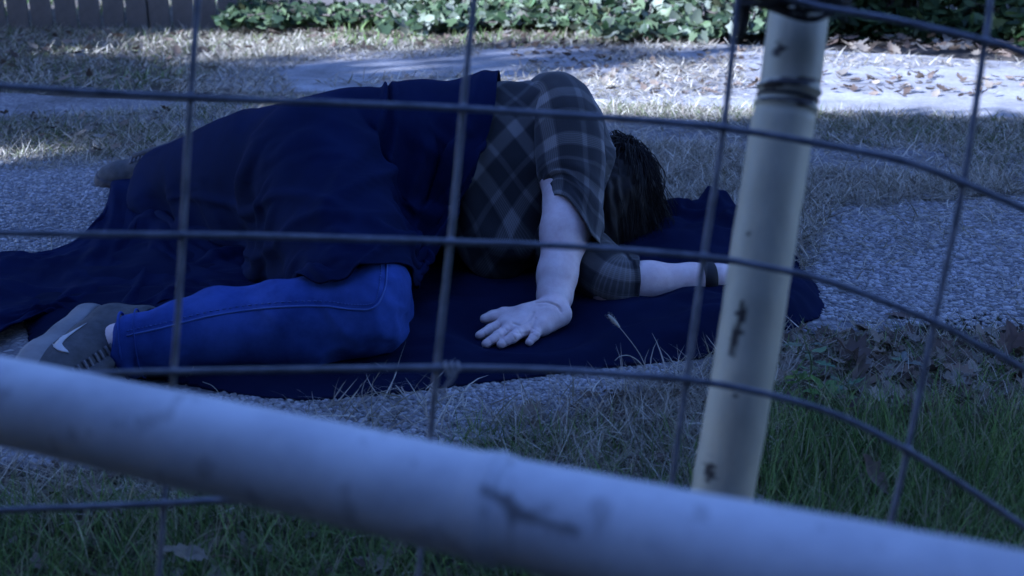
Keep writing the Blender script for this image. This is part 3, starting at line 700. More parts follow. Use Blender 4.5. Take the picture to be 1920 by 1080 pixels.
tree('leafy tree by the house whose crown shades the hedge', c2[0], c2[1], c2[2], c2, (1.45, 1.45, .8), 7500, 2)
tree('thin branched tree by the house that dapples the drive', c3[0] - .4, c3[1] - .3, c3[2], c3, (1.0, .8, .7), 650, 3, .09)  # added out of view for streaks of light on the drive
tree('rounded tree whose crown shades the left end of the drive', c4[0], c4[1], c4[2], c4, (1.5, 1.2, .8), 7000, 4, .15)

for i_, (x_, y_, r_, w_) in enumerate([(-8.5, 11.0, 2.6, 'far left'), (-4.2, 12.5, 2.4, 'left'), (.6, 14.0, 2.3, 'middle'), (5.2, 12.5, 2.4, 'right'), (9.2, 10.8, 2.6, 'far right')]):  # added tree line that cuts sky light from the front
    tree('tall dark evergreen beyond the fence line, the %s one of five' % w_, x_, y_, 3.6, (x_, y_, 3.9), (r_, 1.8, 2.9), 5200, 20 + i_, .28, HED)
def shade_hedge():  # added unseen hedge, cuts low sky light from behind
    for (x0, x1, y) in ((-5.5, 6.0, -1.9),):
        c = ((x0 + x1) / 2, y, 0); e = empty('hedge', c, 'dense dark evergreen hedge standing behind the viewer', 'hedge')
        n = 5200; p = np.stack([rng.uniform(x0, x1, n) - c[0], rng.normal(0, .22, n), rng.random(n) ** .8 * 2.5], -1)
        o = merged_leaves('foliage', '', 'plain', p, .13 + .08 * rng.random(n), pick(HED, n), M['leaf'], .8, 1.2, e); o['kind'] = 'stuff'
        b = MB()
        for x in np.arange(x0, x1, .8): b.tube([(x - c[0], 0, -.05), (x - c[0], .03, 2.1)], [.03, .012], 6)
        b.build('stem', M['trunk'], e)
shade_hedge()
def shrub(label, x, y, c0, cr, n, seed):  # bushes added outside the view to dim its edges
    e = empty('shrub', (x, y, 0), label, 'shrub'); r = random.Random(seed); b = MB(); c = np.array(c0) - [x, y, 0]; P = []
    for i in range(22):
        a = r.uniform(0, 6.28); q = np.array([math.cos(a) * r.uniform(.1, .95), math.sin(a) * r.uniform(.1, .95), r.uniform(-.7, .9)]) * cr + c
        b.tube(cat([(r.uniform(-.06, .06), r.uniform(-.06, .06), -.05), q * [.4, .4, .6], q], 8), np.linspace(.012, .003, 8), 5); P.append(q + rng.normal(0, 1, (n // 22, 3)) * np.array(cr) * .2)
    b.build('stem', M['trunk'], e); P = np.vstack(P); lo = np.array(cr) * 1.05; P = P[(np.abs(P - c) < lo).all(1)]; n = len(P)
    o = merged_leaves('foliage', '', 'plain', P, .03 + .035 * rng.random(n), pick(HED, n), M['leaf'], .9, 0, e); o['kind'] = 'stuff'
shrub('bushy evergreen shrub close to the left of the viewer', -.9, .1, (-.70, .18, .98), (.36, .42, .6), 6500, 1)
shrub('bushy evergreen shrub close to the right of the viewer', .95, .1, (.72, .2, .98), (.36, .42, .6), 6500, 2)
shrub('tall arching shrub beyond the left edge of the slab', -2.6, .8, (-1.75, .75, 1.65), (.9, .6, .5), 5600, 3)  # this and the next two are added to lower side sky light
shrub('tall arching shrub beyond the right edge of the slab', 2.7, 1.7, (1.85, 1.8, 1.75), (.8, 1.0, .5), 5200, 4)
shrub('tall arching shrub over the left end of the dry grass', -4.6, 5.6, (-3.5, 5.6, 1.7), (1.1, .7, .4), 6000, 5)
def house():  # added unseen building, its shadow covers the near ground
    e = empty('house', (-1, -6.2, 0), 'plain dark brown house standing behind the viewer', 'house')
    HH = 5.8; y1 = 2.2
    w = MB(); w.box((0, 0, HH / 2 - .1), (9.0, 2.2, HH / 2 - .1)); w.build('wall', M['siding'], e, smooth=False)
    r = MB(); r.add([(-9.4, 2.5, HH - .2), (9.4, 2.5, HH - .2), (9.4, -2.5, HH - .2), (-9.4, -2.5, HH - .2), (-9.4, 0, HH + .75), (9.4, 0, HH + .75)], [(0, 1, 5, 4), (3, 4, 5, 2), (0, 4, 3), (1, 2, 5), (0, 3, 2, 1)]); r.build('roof', M['roofing'], e, smooth=False)
    for x in (-6, -3, 2.5, 6):
        for z in (1.6, 4.1):
            f = MB(); f.box((x, y1 + .03, z), (.55, .04, .7)); fo = f.build('window', M['rail'], e, smooth=False)
            g = MB(); g.box((x, y1 + .075, z), (.48, .008, .63)); g.build('pane', M['glass'], fo, smooth=False)
    d = MB(); d.box((0, y1 + .03, 1.0), (.5, .04, 1.02)); do = d.build('door', M['wood'], e, smooth=False)
    k = MB(); k.tube([(.38, y1 + .07, 1.0), (.38, y1 + .13, 1.0)], .025, 10); k.build('handle', M['wire'], do)
house()

# ------------------------------------------------------------------ the lying person
HIP, KNEE = np.array([-.35, 1.92, .235]), np.array([-.218, 1.53, .097])
CALF = PZ(500, 614, .075); ANK = PZ(215, 650, .062)
SHR, ELR, WRR = np.array([.085, 2.05, .312]), np.array([.095, 1.885, .185]), np.array([.071, 1.725, .052])
SHL, ELL, WRL = np.array([.05, 2.0, .095]), np.array([.172, 1.79, .052]), PZ(1345, 521, .055)
HEAD = np.array([.182, 2.19, .108])
person = empty('person', (0, 2.0, 0), 'person in plaid shirt and blue jeans lying on their side under a navy cloth', 'person')
parts_V = []; 
s = SDF((-.75, 1.4, -.01), (.35, 2.75, .46), .008)
TOR = [((-.33, 1.99, .18), .140), ((-.16, 2.06, .185), .122), ((0, 2.07, .205), .130), ((.06, 2.07, .21), .118)]
s.chain(TOR, .04); s.cone(SHR, .058, SHL, .06, .04)
s.chain([((.07, 2.09, .2), .06), ((.15, 2.14, .16), .048), (HEAD, .05)], .03)
s.cone(HEAD + [.02, .01, .0], .085, HEAD + [-.01, -.02, -.02], .078, .02)               # skull
s.cone(HEAD + [-.03, -.06, -.035], .05, HEAD + [-.05, -.075, -.04], .035, .02)             # jaw
s.cone(HEAD + [-.01, -.095, -.01], .012, HEAD + [-.03, -.105, -.03], .014, .01)           # nose
s.cone(HEAD + [.0, -.03, .085], .014, HEAD + [.01, -.035, .095], .008, .008)              # ear
s.chain([(SHR, .058), (ELR, .042)], .03); s.chain([(SHL, .058), (ELL, .042)], .03)
s.chain([(HIP, .09), (KNEE, .055), (CALF, .05), (ANK, .034)], .02)
s.chain([((-.34, 2.05, .12), .09), ((-.66, 2.3, .085), .055), ((-.71, 2.42, .07), .045)], .02)
V1, Q1 = s.surf(3)
def block(lo, hi, h=.0019): return SDF(lo, hi, h)
f1 = block((-.07, 1.54, -.004), (.17, 1.96, .25))
f1.chain([(ELR, .042), (ELR * .62 + WRR * .38 + [.006, 0, 0], .0405), (ELR * .2 + WRR * .8, .031), (WRR, .0285)], .02)
W0 = PZ(1036, 580, .040)
f1.chain([(WRR, .028), (W0, .023)], .012)
KN = {'index': [(946, 607, .030), (921, 617, .026), (899, 629, .021)], 'middle': [(957, 615, .029), (934, 630, .027), (911, 645, .020)],
      'ring': [(981, 619, .028), (961, 633, .027), (939, 646, .020)], 'pinky': [(1008, 616, .027), (1003, 629, .025), (992, 642, .019)]}
RR = {'index': (.0098, .0088, .0072), 'middle': (.0098, .0089, .0073), 'ring': (.0096, .0086, .0071), 'pinky': (.0086, .0077, .0064)}
for k, v in KN.items():
    p = [PZ(*q) for q in v]; f1.cone(W0, .019, p[0], .0135, .010)
for k, v in KN.items():
    p = [PZ(*q) for q in v]; f1.chain([(p[0], RR[k][0] + .0012), (p[1], RR[k][1]), (p[2], RR[k][2])], .0035)
f1.chain([(PZ(1030, 584, .042), .020), (PZ(985, 589, .038), .0165)], .012)                    # thenar
f1.chain([(PZ(985, 589, .038), .0150), (PZ(945, 590, .036), .0115), (PZ(925, 594, .034), .0100), (PZ(909, 598, .032), .0082)], .006)
f1.chain([(PZ(1050, 590, .035), .020), (PZ(1020, 612, .028), .0145)], .010)                   # heel of the hand
VA, QA = f1.surf(2)
def crease(V, Q, pts, depth, wid):
    t = bvh(V, Q); P = [drop(t, a, b) for a, b, _ in cat([(x, y, 0) for x, y in pts], 40)]; P = np.array([p for p in P if p is not None]); N = normals(V, Q)
    d = np.min(np.linalg.norm(V[:, None] - P[None], axis=2), axis=1) if len(P) else np.full(len(V), 9.)
    return V - N * (depth * np.exp(-(d / wid) ** 2))[:, None]
for pts_, dp_, wd_ in (([(1004, 567), (1025, 566), (1045, 573), (1052, 584)], .0032, .0022), ([(1000, 586), (990, 600), (975, 609), (962, 606)], .0022, .0022),
                       ([(1004, 596), (1000, 608), (996, 614)], .0016, .002), ([(935, 611), (960, 622), (985, 625), (1010, 621)], .0014, .0018), ([(1010, 574), (1030, 572), (1050, 580)], .001, .004)):
    VA = crease(VA, QA, pts_, dp_, wd_)
for k, v in KN.items():
    for f_ in (.18, .52, .95):
        a_, b_ = np.array(v[0][:2], float), np.array(v[2][:2], float); m_ = a_ + (b_ - a_) * f_ * .85; d_ = (b_ - a_) / np.linalg.norm(b_ - a_); n_ = np.array([-d_[1], d_[0]]) * 9
        VA = crease(VA, QA, [tuple(m_ - n_), tuple(m_ + n_)], .0010, .0011)
f2 = block((.10, 1.70, -.004), (.54, 1.90, .12), .0021)
f2.chain([(ELL, .040), (ELL * .65 + WRL * .35, .034), (ELL * .25 + WRL * .75, .0265), (WRL, .0235)], .015)
PL = PZ(1430, 516, .05)
for i, (dx, dy) in enumerate([(1487, 502), (1490, 511), (1487, 521), (1480, 530)]):
    kk = PZ(1434, 506 + i * 8, .05 - .003 * i); tp = PZ(dx, dy, .032); md = (kk + tp) / 2 + [0, 0, .006]
    f2.cone(WRL, .020, kk, .013, .01); f2.chain([(kk, .0098), (md, .0088), (tp, .0072)], .003)
f2.chain([(PZ(1375, 508, .055), .014), (PZ(1415, 492, .05), .0105), (PZ(1440, 488, .045), .008)], .006)
VB, QB = f2.surf(2)
V = np.vstack([V1, VA, VB]); Q = np.vstack([Q1, QA + len(V1), QB + len(V1) + len(VA)])
child(mesh('body', V, Q, M['skin']), person)
# nails of the lower hand and creases are left to the skin relief

# hair: cap and strands
s = SDF((.03, 1.98, -.01), (.40, 2.36, .30), .005)
s.cone(HEAD + [.022, .012, .008], .093, HEAD + [.0, .0, .0], .088, .03); s.cone(HEAD + [.0, -.02, .0], .09, HEAD + [.06, -.05, -.07], .035, .04); s.cone(HEAD + [-.02, -.06, .0], .06, HEAD + [.0, -.10, -.07], .035, .04)
VH, QH = s.surf(2); n_ = normals(VH, QH); VH = VH + n_ * (.005 * fbm(VH * np.array([60, 60, 14]), 3, 2))[:, None]
hair = child(mesh('hair', VH, QH, M['hair']), person)
hm = MB()
for i in range(760):
    a = random.uniform(-2.9, 1.8); b = random.uniform(.1, 1.35)
    crown = HEAD + np.array([.045, .03, .085])
    d0 = np.array([math.cos(a) * math.sin(b), math.sin(a) * math.sin(b), math.cos(b)])
    r0 = .094 + random.uniform(0, .012); p0 = HEAD + [.02, .01, .01] + np.array([.3, .2, .93]) * r0 * .98
    p1 = HEAD + [.02, .01, .005] + d0 * (r0 + abs(random.gauss(0, .006))); dd = np.array([math.cos(a), math.sin(a), 0])
    p2 = HEAD + [.02, .01, 0] + dd * (r0 + random.uniform(-.012, .020)) + [random.gauss(0, .008), random.gauss(0, .008), -.03]
    p3 = p2 + dd * random.uniform(-.01, .03) + [random.gauss(0, .012), random.gauss(0, .012), -.055 - .02 * random.random()]
    p3[2] = max(p3[2], .02)
    H_ = cat([p0, (p0 + p1) / 2 * 1.0 + d0 * .012, p1, p2, p3], 18); tw_ = np.linspace(0, 1, 18)[:, None] ** 1.2; cl = round(a * 4) * 1.7
    H_ = H_ + tw_ * .009 * np.stack([np.sin(tw_[:, 0] * 8 + cl), np.cos(tw_[:, 0] * 7 + cl * 2), .6 * np.sin(tw_[:, 0] * 9 + cl)], -1) + tw_ * np.array([random.gauss(0, .004), random.gauss(0, .004), 0])
    if random.random() < .12: H_ = H_ + tw_ ** 2 * np.array([random.gauss(.01, .012), random.gauss(0, .012), random.gauss(.008, .008)])
    H_[:, 2] = np.maximum(H_[:, 2], .02); hm.tube(H_, np.linspace(.0013, .0003, 18), 4, cap=False)
st = hm.build('hair_strands', M['hair']); st.parent = hair; st['kind'] = 'stuff'

# jeans
s = SDF((-.86, 1.38, -.01), (-.02, 2.72, .40), .0062)
s.chain([((-.34, 2.0, .18), .148), ((-.2, 2.06, .17), .135)], .04)
s.chain([(HIP, .100), (KNEE + [-.01, .05, .01], .070), (KNEE + [-.004, .004, .002], .0655)], .025)
s.chain([(KNEE + [-.004, .002, 0], .0655), (CALF + [.05, 0, .004], .0635), (CALF + [-.07, 0, 0], .056), (ANK + [.025, 0, 0], .047)], .022)
s.chain([((-.38, 2.08, .18), .115), ((-.60, 2.29, .125), .096), ((-.80, 2.51, .065), .056)], .03)
s.cut(ANK + np.array([.012, 0, 0]), (-1, .05, -.08))
VJ, QJ = s.surf(3); NJ = normals(VJ, QJ)
fold = ss(.22, .02, np.linalg.norm((VJ - (KNEE + [-.05, .07, .035])) * [1, 1.2, 1], axis=1))
w = .0085 * fold * np.sin(46 * (VJ[:, 0] * .9 + VJ[:, 2] * 1.5 - VJ[:, 1] * .3) + 4 * vnoise(VJ * 9, 4))
w += .0035 * fbm(VJ * np.array([10, 16, 16]), 3, 7) + .003 * np.sin(VJ[:, 0] * 105 + VJ[:, 2] * 30 + 5 * vnoise(VJ * 12, 8)) * ss(-.38, -.54, VJ[:, 0]) + .005 * (1 - np.abs(vnoise(VJ * np.array([9, 22, 22]) + VJ[:, [2, 0, 1]] * 14, 12)) * 2).clip(0, 1) ** 2 * ss(-.42, -.28, VJ[:, 0])
VJ = VJ + NJ * w[:, None]
jeans = child(mesh('jeans', VJ, QJ, M['denim']), person); TJ = bvh(VJ, QJ)
def on_surface(tree, pts, off, n=60):
    px = cat([(a, b, 0) for a, b in pts], n); r = [drop(tree, a, b, off) for a, b, _ in px]; return np.array([q for q in r if q is not None])
SEAM = [(238, 630), (300, 616), (400, 592), (500, 578), (600, 574), (660, 580), (700, 577), (720, 545), (725, 500), (719, 484)]
sp = on_surface(TJ, SEAM, .0006, 90); m_ = MB(); m_.tube(sp, .0016, 6)
sm = m_.build('seam', M['stitch']); child(sm, person)
st_ = MB()
P2 = on_surface(TJ, [(a, b - 9) for a, b in SEAM[:7]] + [(710, 540), (714, 500), (708, 486)], .0006, 150)
for i in range(0, len(P2) - 2, 2): st_.tube([P2[i], P2[i + 1]], .0009, 4)
o = st_.build('stitching', M['stitch']); o.location = (0, 0, 0); child(o, person)
# cuff
cm = MB(); ax = (CALF - ANK) / np.linalg.norm(CALF - ANK); th = np.linspace(0, 2 * np.pi, 40)
n1 = np.cross(ax, [0, 0, 1.]); n1 /= np.linalg.norm(n1); n2 = np.cross(ax, n1)
for off, rr, tr in ((.014, .0478, .0022), (.036, .0500, .0013)):
    c = ANK + ax * off; cm.tube([c + (n1 * math.cos(t) * rr * 1.0 + n2 * math.sin(t) * rr * 1.0) for t in th], tr, 6, cap=False)
child(cm.build('cuff', M['denim']), person)
sk = MB(); sk.tube(cat([ANK + ax * .05, ANK + ax * .01, ANK - ax * .02, ANK - ax * .04 + [0, -.01, 0]], 10), np.linspace(.034, .030, 10), 20); child(sk.build('sock', M['sock']), person)

# shoe (local: x heel to toe, y to the outer side, z from sole to instep)
def shoe_meshes():
    u = SDF((-.03, -.07, -.01), (.29, .07, .15), .0026)
    u.chain([((.035, 0, .045), .036), ((.09, 0, .050), .037), ((.15, .004, .040), .040), ((.215, .006, .030), .034), ((.235, .006, .028), .028)], .015)
    u.chain([((.030, 0, .06), .033), ((.034, 0, .098), .035)], .02); u.chain([((.06, 0, .085), .030), ((.12, 0, .062), .030)], .02)
    u.cone((.038, 0, .090), .029, (.036, 0, .16), .030, sub=True); u.cut((0, 0, .016), (0, 0, -1))
    Vu, Qu = u.surf(2); w = SDF((-.03, -.07, -.01), (.29, .07, .06), .0026)
    w.chain([((.030, 0, .012), .039), ((.09, 0, .012), .035), ((.15, .004, .012), .044), ((.215, .008, .016), .041), ((.235, .008, .018), .035)], .02, (1, 1, 1))
    w.cut((0, 0, .027), (-.05, 0, 1)); w.cut((0, 0, 0), (.0, 0, -1)); w.cut((.2, 0, 0), (.25, 0, -1))
    Vw, Qw = w.surf(2)
    for k in range(7): Vw[:, 2] -= 0
    return Vu, Qu, Vw, Qw
Vu, Qu, Vw, Qw = shoe_meshes()
def shoe(origin, toe, upd, name_label, mark):
    x = np.array(toe, float); x /= np.linalg.norm(x); z = np.array(upd, float); z -= x * z.dot(x); z /= np.linalg.norm(z); y = np.cross(z, x)
    Rm = np.stack([x, y, z], 1); T = lambda Vv: (Vv * 1.07) @ Rm.T + origin
    up_ = child(mesh('shoe', T(Vu), Qu, M['shoe']), person); so = mesh('sole', T(Vw), Qw, M['sole'] if mark else M['band'], up_)
    lc = MB(); tr = bvh(T(Vu), Qu)
    def surf_pt(lx, ly):
        o = Vector(T(np.array([[lx, ly, .25]]))[0]); h = tr.ray_cast(o, Vector(-z)); return None if h[0] is None else np.array(h[0]) + z * .002
    for i in range(6):
        lx = .085 + i * .018
        for sg in (1, -1):
            pts = [surf_pt(lx + sg * .008 * (q / 4), sg * (-.022 + .044 * q / 4) * (1 - .03 * i)) for q in range(5)]; pts = [q for q in pts if q is not None]
            if len(pts) > 2: lc.tube(cat(pts, 9), .0026, 6)
    lc.build('laces', M['lace'], up_)
    tg = MB(); pts = [surf_pt(.075 + .02 * q, 0) for q in range(6)]; pts = [q - z * .001 for q in pts if q is not None]; tg.tube(cat([pts[0] + z * .02 - x * .02] + pts, 14), .010, 8); tg.build('tongue', M['shoe'], up_)
    if mark:
        # curved tick: side patch, laid on the outer flank
        top = cat([(163, 607, 0), (142, 619, 0), (122, 630, 0), (104, 633, 0), (93, 632, 0)], 24)[:, :2]
        bot = cat([(163, 607, 0), (142, 622, 0), (124, 636, 0), (117, 647, 0), (129, 662, 0)], 24)[:, :2]
        Vm = []; 
        for i in range(24):
            for q in range(6):
                t = q / 5; p = top[i] * (1 - t) + bot[i] * t; bulge = np.array([-7, 8]) * math.sin(t * math.pi) * ss(12, 23, i); p = p + bulge
                d = drop(tr, p[0], p[1], .0012); Vm.append(d if d is not None else (Vm[-1] if Vm else np.zeros(3)))
        me = mesh('tick_mark', np.array(Vm), grid_faces(24, 6), M['mark'], up_)
        md = me.modifiers.new('thick', 'SOLIDIFY'); md.thickness = .0012; md.offset = 0
    for o_ in (so,) + tuple(c for c in up_.children): o_.matrix_parent_inverse = Matrix.Identity(4); o_.location = (0, 0, 0)
    return up_
HEEL = PZ(118, 612, .075)
sh1 = shoe(HEEL + np.array([.020, .060, -.014]), (-.16, -1, -.12), (1, -.16, .10), '', True)
sh2 = shoe(PZ(392, 322, .035) + np.array([.0, .03, -.037]), (-1, -.22, .02), (.15, -.3, .9), '', False)

# shirt
s = SDF((-.30, 1.80, -.01), (.24, 2.30, .42), .006)
s.chain([((-.24, 2.05, .185), .135), ((-.12, 2.06, .188), .137), ((0, 2.07, .207), .143), ((.06, 2.07, .212), .132)], .04)
s.cone(SHR + [-.01, 0, -.005], .064, SHL, .07, .04); s.chain([((.07, 2.09, .2), .078), ((.125, 2.125, .175), .062)], .03)
s.chain([((-.05, 1.98, .17), .10), ((-.03, 1.92, .10), .075)], .05)
s.cut((.14, 2.1, .2), (.8, .5, -.2))
VS, QS = s.surf(3); NS = normals(VS, QS)
d_ = .007 * np.sin(30 * (VS[:, 0] * .8 + VS[:, 2] * .9 + .4 * vnoise(VS * 6, 3))) * (.4 + .6 * np.abs(vnoise(VS * 5, 9))) + .006 * fbm(VS * 8, 3, 2)
VS = VS + NS * d_[:, None]
VS = VS + NS * (.006 * (1 - np.abs(fbm(VS * np.array([16, 7, 7]) + 2, 2, 33)) * 2).clip(0, 1) ** 2)[:, None]
ang = np.arctan2(VS[:, 2] - .18, -(VS[:, 1] - 2.07))
k1, k2 = math.cos(.75), math.sin(.75); a_, b_ = VS[:, 0], ang * .14
shirt = child(mesh('shirt', VS, QS, M['plaid'], attrs={'pu': a_ * k1 + b_ * k2 + .5 + .01 * vnoise(VS * 7, 1), 'pv': -a_ * k2 + b_ * k1 + .5}), person)
def sleeve(pts, rad, wr, ph, slit=None, nu=90, nv=72, amp=.004, name='sleeve', twist=0.):
    P = cat(pts, nu); r = np.interp(np.linspace(0, 1, nu), np.linspace(0, 1, len(rad)), rad); T, N_, B_ = frames(P)
    a = np.linspace(0, 2 * np.pi, nv, endpoint=False); L = np.concatenate([[0], np.cumsum(np.linalg.norm(np.diff(P, axis=0), axis=1))])
    A, I = np.meshgrid(a, np.arange(nu)); Pc = P[I]; q = np.stack([np.cos(A) * 1.5, np.sin(A) * 1.5, L[I] * 14], -1)
    rr = r[I] * (1 + .0 * A) + amp * fbm(q + ph, 3, int(ph)) + wr * np.sin(L[I] * 110 + 3 * vnoise(q * 1.2, 3) + 2 * np.cos(A)) * ss(.45, 1, I / nu)
    if slit is not None: rr, Pc = slit(rr, Pc, A, I / nu, T[I])
    Vv = Pc + (np.cos(A)[..., None] * N_[I] + np.sin(A)[..., None] * B_[I]) * rr[..., None]
    Vv = Vv.reshape(-1, 3)
    o = mesh(name, Vv, grid_faces(nu, nv, True), M['plaid'], attrs={'pu': (L[I] + .02).ravel(), 'pv': (A * .05 + .02 + twist * L[I]).ravel()})
    md = o.modifiers.new('thick', 'SOLIDIFY'); md.thickness = .002; md.offset = -1
    child(o, person); o.parent = shirt; o.location = (0, 0, 0); return o, Vv
def front_slit(rr, Pc, A, t, T):       # the open cuff: cut back on the camera-left side, longer on the right
    # angular position towards camera-left
    c = np.cos(A - LEFT_ANG); back = ss(.3, 1.0, (c + 1) / 2)
    Pc = Pc - T * (.080 * back * ss(.60, 1.0, t))[..., None]
    rr = rr * (1 + .10 * ss(.8, 1, t) * (1 - back)); return rr, Pc
pts = [SHR + [-.035, .015, -.02], SHR + [0, -.005, .003], SHR * .55 + ELR * .45 + [.012, -.012, .01], ELR + [.012, -.004, .0], ELR * .47 + WRR * .53 + [.014, .004, 0]]
Pq = cat(pts, 90); T_, N_, B_ = frames(Pq)
ld = np.array([-.85, -.52, 0.1]); LEFT_ANG = math.atan2(ld.dot(B_[-1]), ld.dot(N_[-1]))
sl1, VSL = sleeve(pts, [.060, .0665, .068, .063, .055, .050], .0022, 1.3, front_slit)
pts2 = [SHL + [-.02, .02, .0], SHL * .5 + ELL * .5 + [0, 0, .01], ELL + [.0, .012, .006], ELL * .78 + WRL * .22 + [0, .003, .0]]
def roll(rr, Pc, A, t, T):
    rr = rr + .004 * ss(.84, .87, t) - .003 * ss(.97, 1, t); return rr, Pc
sl2, _ = sleeve(pts2, [.06, .058, .052, .042], .002, 5.1, roll)
wb = MB(); c = ELL * .10 + WRL * .90; ax2 = (WRL - ELL) / np.linalg.norm(WRL - ELL); wb.tube([c - ax2 * .011, c - ax2 * .009, c + ax2 * .010, c + ax2 * .012], [.0275, .0292, .0290, .0272], 28)
child(wb.build('wristband', M['rubber']), person)

# ------------------------------------------------------------------ cloth over the person
BODY = [(TOR[0][0], .160, TOR[1][0], .152), (TOR[1][0], .153, TOR[2][0], .164), (TOR[2][0], .164, TOR[3][0], .156), ((-.05, 1.98, .17), .118, (-.03, 1.92, .10), .09), (SHR, .072, SHL, .075),
        (HIP, .108, KNEE, .075), (KNEE, .073, CALF, .066), (CALF, .064, ANK, .056), ((-.38, 2.08, .19), .128, (-.60, 2.29, .135), .110), ((-.60, 2.29, .135), .110, (-.82, 2.53, .065), .072)]
def collide(P, eps=.004):
    P[:, 2] = np.maximum(P[:, 2], .024)
    for a, ra, b, rb in BODY:
        a = np.array(a); b = np.array(b); d = b - a; t = np.clip(((P - a) @ d) / d.dot(d), 0, 1); c = a + t[:, None] * d; r = ra + (rb - ra) * t + eps
        v = P - c; l = np.linalg.norm(v, axis=1) + 1e-9; m = l < r; P[m] = c[m] + v[m] / l[m, None] * r[m, None]
    return P
def cloak():
    rows = []
    G = [  # columns, each from the far hem over the ridge to the near hem
     [PZ(-260, 500, .01), PZ(-250, 502, .012), PZ(-230, 505, .03), PZ(-210, 540, .03), PZ(-200, 590, .03), PZ(-200, 640, .03), PZ(-180, 690, .03)],
     [PZ(-20, 497, .01), PZ(0, 500, .012), PZ(5, 503, .03), PZ(10, 530, .05), PZ(10, 580, .04), PZ(0, 610, .03), PZ(0, 640, .02)],
     [PZ(85, 487, .012), PZ(100, 488, .014), PZ(110, 492, .03), PZ(110, 520, .05), PZ(115, 560, .04), PZ(110, 575, .03), PZ(110, 592, .02)],
     [PZ(182, 430, .016), PZ(187, 432, .02), PZ(195, 436, .05), PZ(205, 470, .06), PZ(215, 520, .05), PZ(220, 560, .04), PZ(225, 600, .03)],
     [PZ(238, 335, .012), PZ(232, 342, .02), PY(262, 345, 2.5), PY(285, 400, 2.3), PY(300, 460, 2.05), PY(310, 520, 1.86), PY(320, 560, 1.77)],
     [PY(345, 320, 2.82), PY(340, 285, 2.6), PY(345, 300, 2.42), PY(370, 360, 2.25), PY(390, 430, 2.02), PY(400, 500, 1.87), PY(410, 550, 1.76)],
     [PY(470, 300, 2.6), PY(445, 232, 2.34), PY(455, 275, 2.22), PY(470, 340, 2.08), PY(480, 410, 1.95), PY(490, 480, 1.84), PY(495, 537, 1.71)],
     [PY(590, 260, 2.5), PY(545, 183, 2.14), PY(560, 230, 2.04), PY(575, 300, 1.97), PY(590, 375, 1.87), PY(600, 445, 1.76), PY(600, 512, 1.65)],
     [PY(700, 250, 2.45), PY(700, 174, 2.12), PY(690, 225, 2.02), PY(685, 300, 1.95), PY(680, 370, 1.85), PY(675, 430, 1.76), PY(672, 484, 1.67)],
     [PY(760, 245, 2.45), PY(745, 172, 2.12), PY(752, 225, 2.02), PY(760, 300, 1.94), PY(762, 365, 1.84), PY(758, 412, 1.77), PY(748, 446, 1.72)],
     [PY(850, 240, 2.45), PY(850, 154, 2.12), PY(850, 215, 2.0), PY(845, 285, 1.92), PY(830, 350, 1.85), PY(800, 405, 1.79), PY(776, 445, 1.73)],
     [PY(950, 235, 2.45), PY(938, 138, 2.10), PY(922, 215, 1.98), PY(893, 285, 1.90), PY(862, 345, 1.85), PY(825, 400, 1.80), PY(785, 440, 1.75)]]
    G = np.array(G); nu, nv = 150, 92
    A = np.stack([cat(G[i], nv) for i in range(len(G))]); A = np.stack([cat(A[:, j], nu) for j in range(nv)], 1)
    P = A.reshape(-1, 3).copy(); n = len(P); idx = np.arange(n).reshape(nu, nv)
    tgt = P.copy()
    def cons(st):
        L = []
        for (a, b) in ((idx[:-st], idx[st:]), (idx[:, :-st], idx[:, st:])): L.append((a.ravel(), b.ravel()))
        if st == 1: L.append((idx[:-1, :-1].ravel(), idx[1:, 1:].ravel())); L.append((idx[1:, :-1].ravel(), idx[:-1, 1:].ravel()))
        return L
    # slide the near side forward along the line of sight until it lies on the body
    cam0 = np.array([0, 0, H0]); near = (np.tile(np.arange(nv), nu) > nv * .17)
    D = P - cam0; L0 = np.linalg.norm(D, axis=1); D = D / L0[:, None]; t = np.full(n, 1.2)
    for _ in range(90):
        q = cam0 + D * t[:, None]; dm = np.full(n, 9.)
        for a, ra, b, rb in BODY[:6] + BODY[8:]:
            a = np.array(a); b = np.array(b); d = b - a; u = np.clip(((q - a) @ d) / d.dot(d), 0, 1)
            dm = np.minimum(dm, np.linalg.norm(q - a - u[:, None] * d, axis=1) - (ra + (rb - ra) * u) - .006)
        t += np.clip(dm, -.01, .05) * .9
    hit = near & (np.abs(dm) < .004) & (t < L0); P[hit] = (cam0 + D * t[:, None])[hit]
    P = P.reshape(nu, nv, 3)
    for _ in range(10): P[1:-1, 1:-1] = P[1:-1, 1:-1] * .5 + (P[:-2, 1:-1] + P[2:, 1:-1] + P[1:-1, :-2] + P[1:-1, 2:]) * .125
    P = P.reshape(-1, 3); tgt = P.copy()
    C = []
    for st, k, ex in ((1, 1., 1.13), (3, .22, 1.09)):
        for a, b in cons(st):
            ua = (a // nv) / nu; C.append((a, b, np.linalg.norm(P[a] - P[b], axis=1) * (1 + (ex - 1) * ss(.2, .55, ua)), k))
    P += rng.normal(0, .0015, P.shape) + .022 * ss(.1, .5, np.repeat(np.arange(nu), nv) / nu)[:, None] * np.stack([fbm(P * 5.5, 3, 1), fbm(P * 5.5, 3, 2), fbm(P * 5.5, 3, 3)], -1)
    vel = np.zeros_like(P)
    cnts = []
    for a, b, L, k in C: cnts.append((np.bincount(a, minlength=n) + np.bincount(b, minlength=n)).clip(1))
    hem = np.zeros((nu, nv), bool); hem[-1] = True; hem[:, 1] = True; hem = hem.ravel()
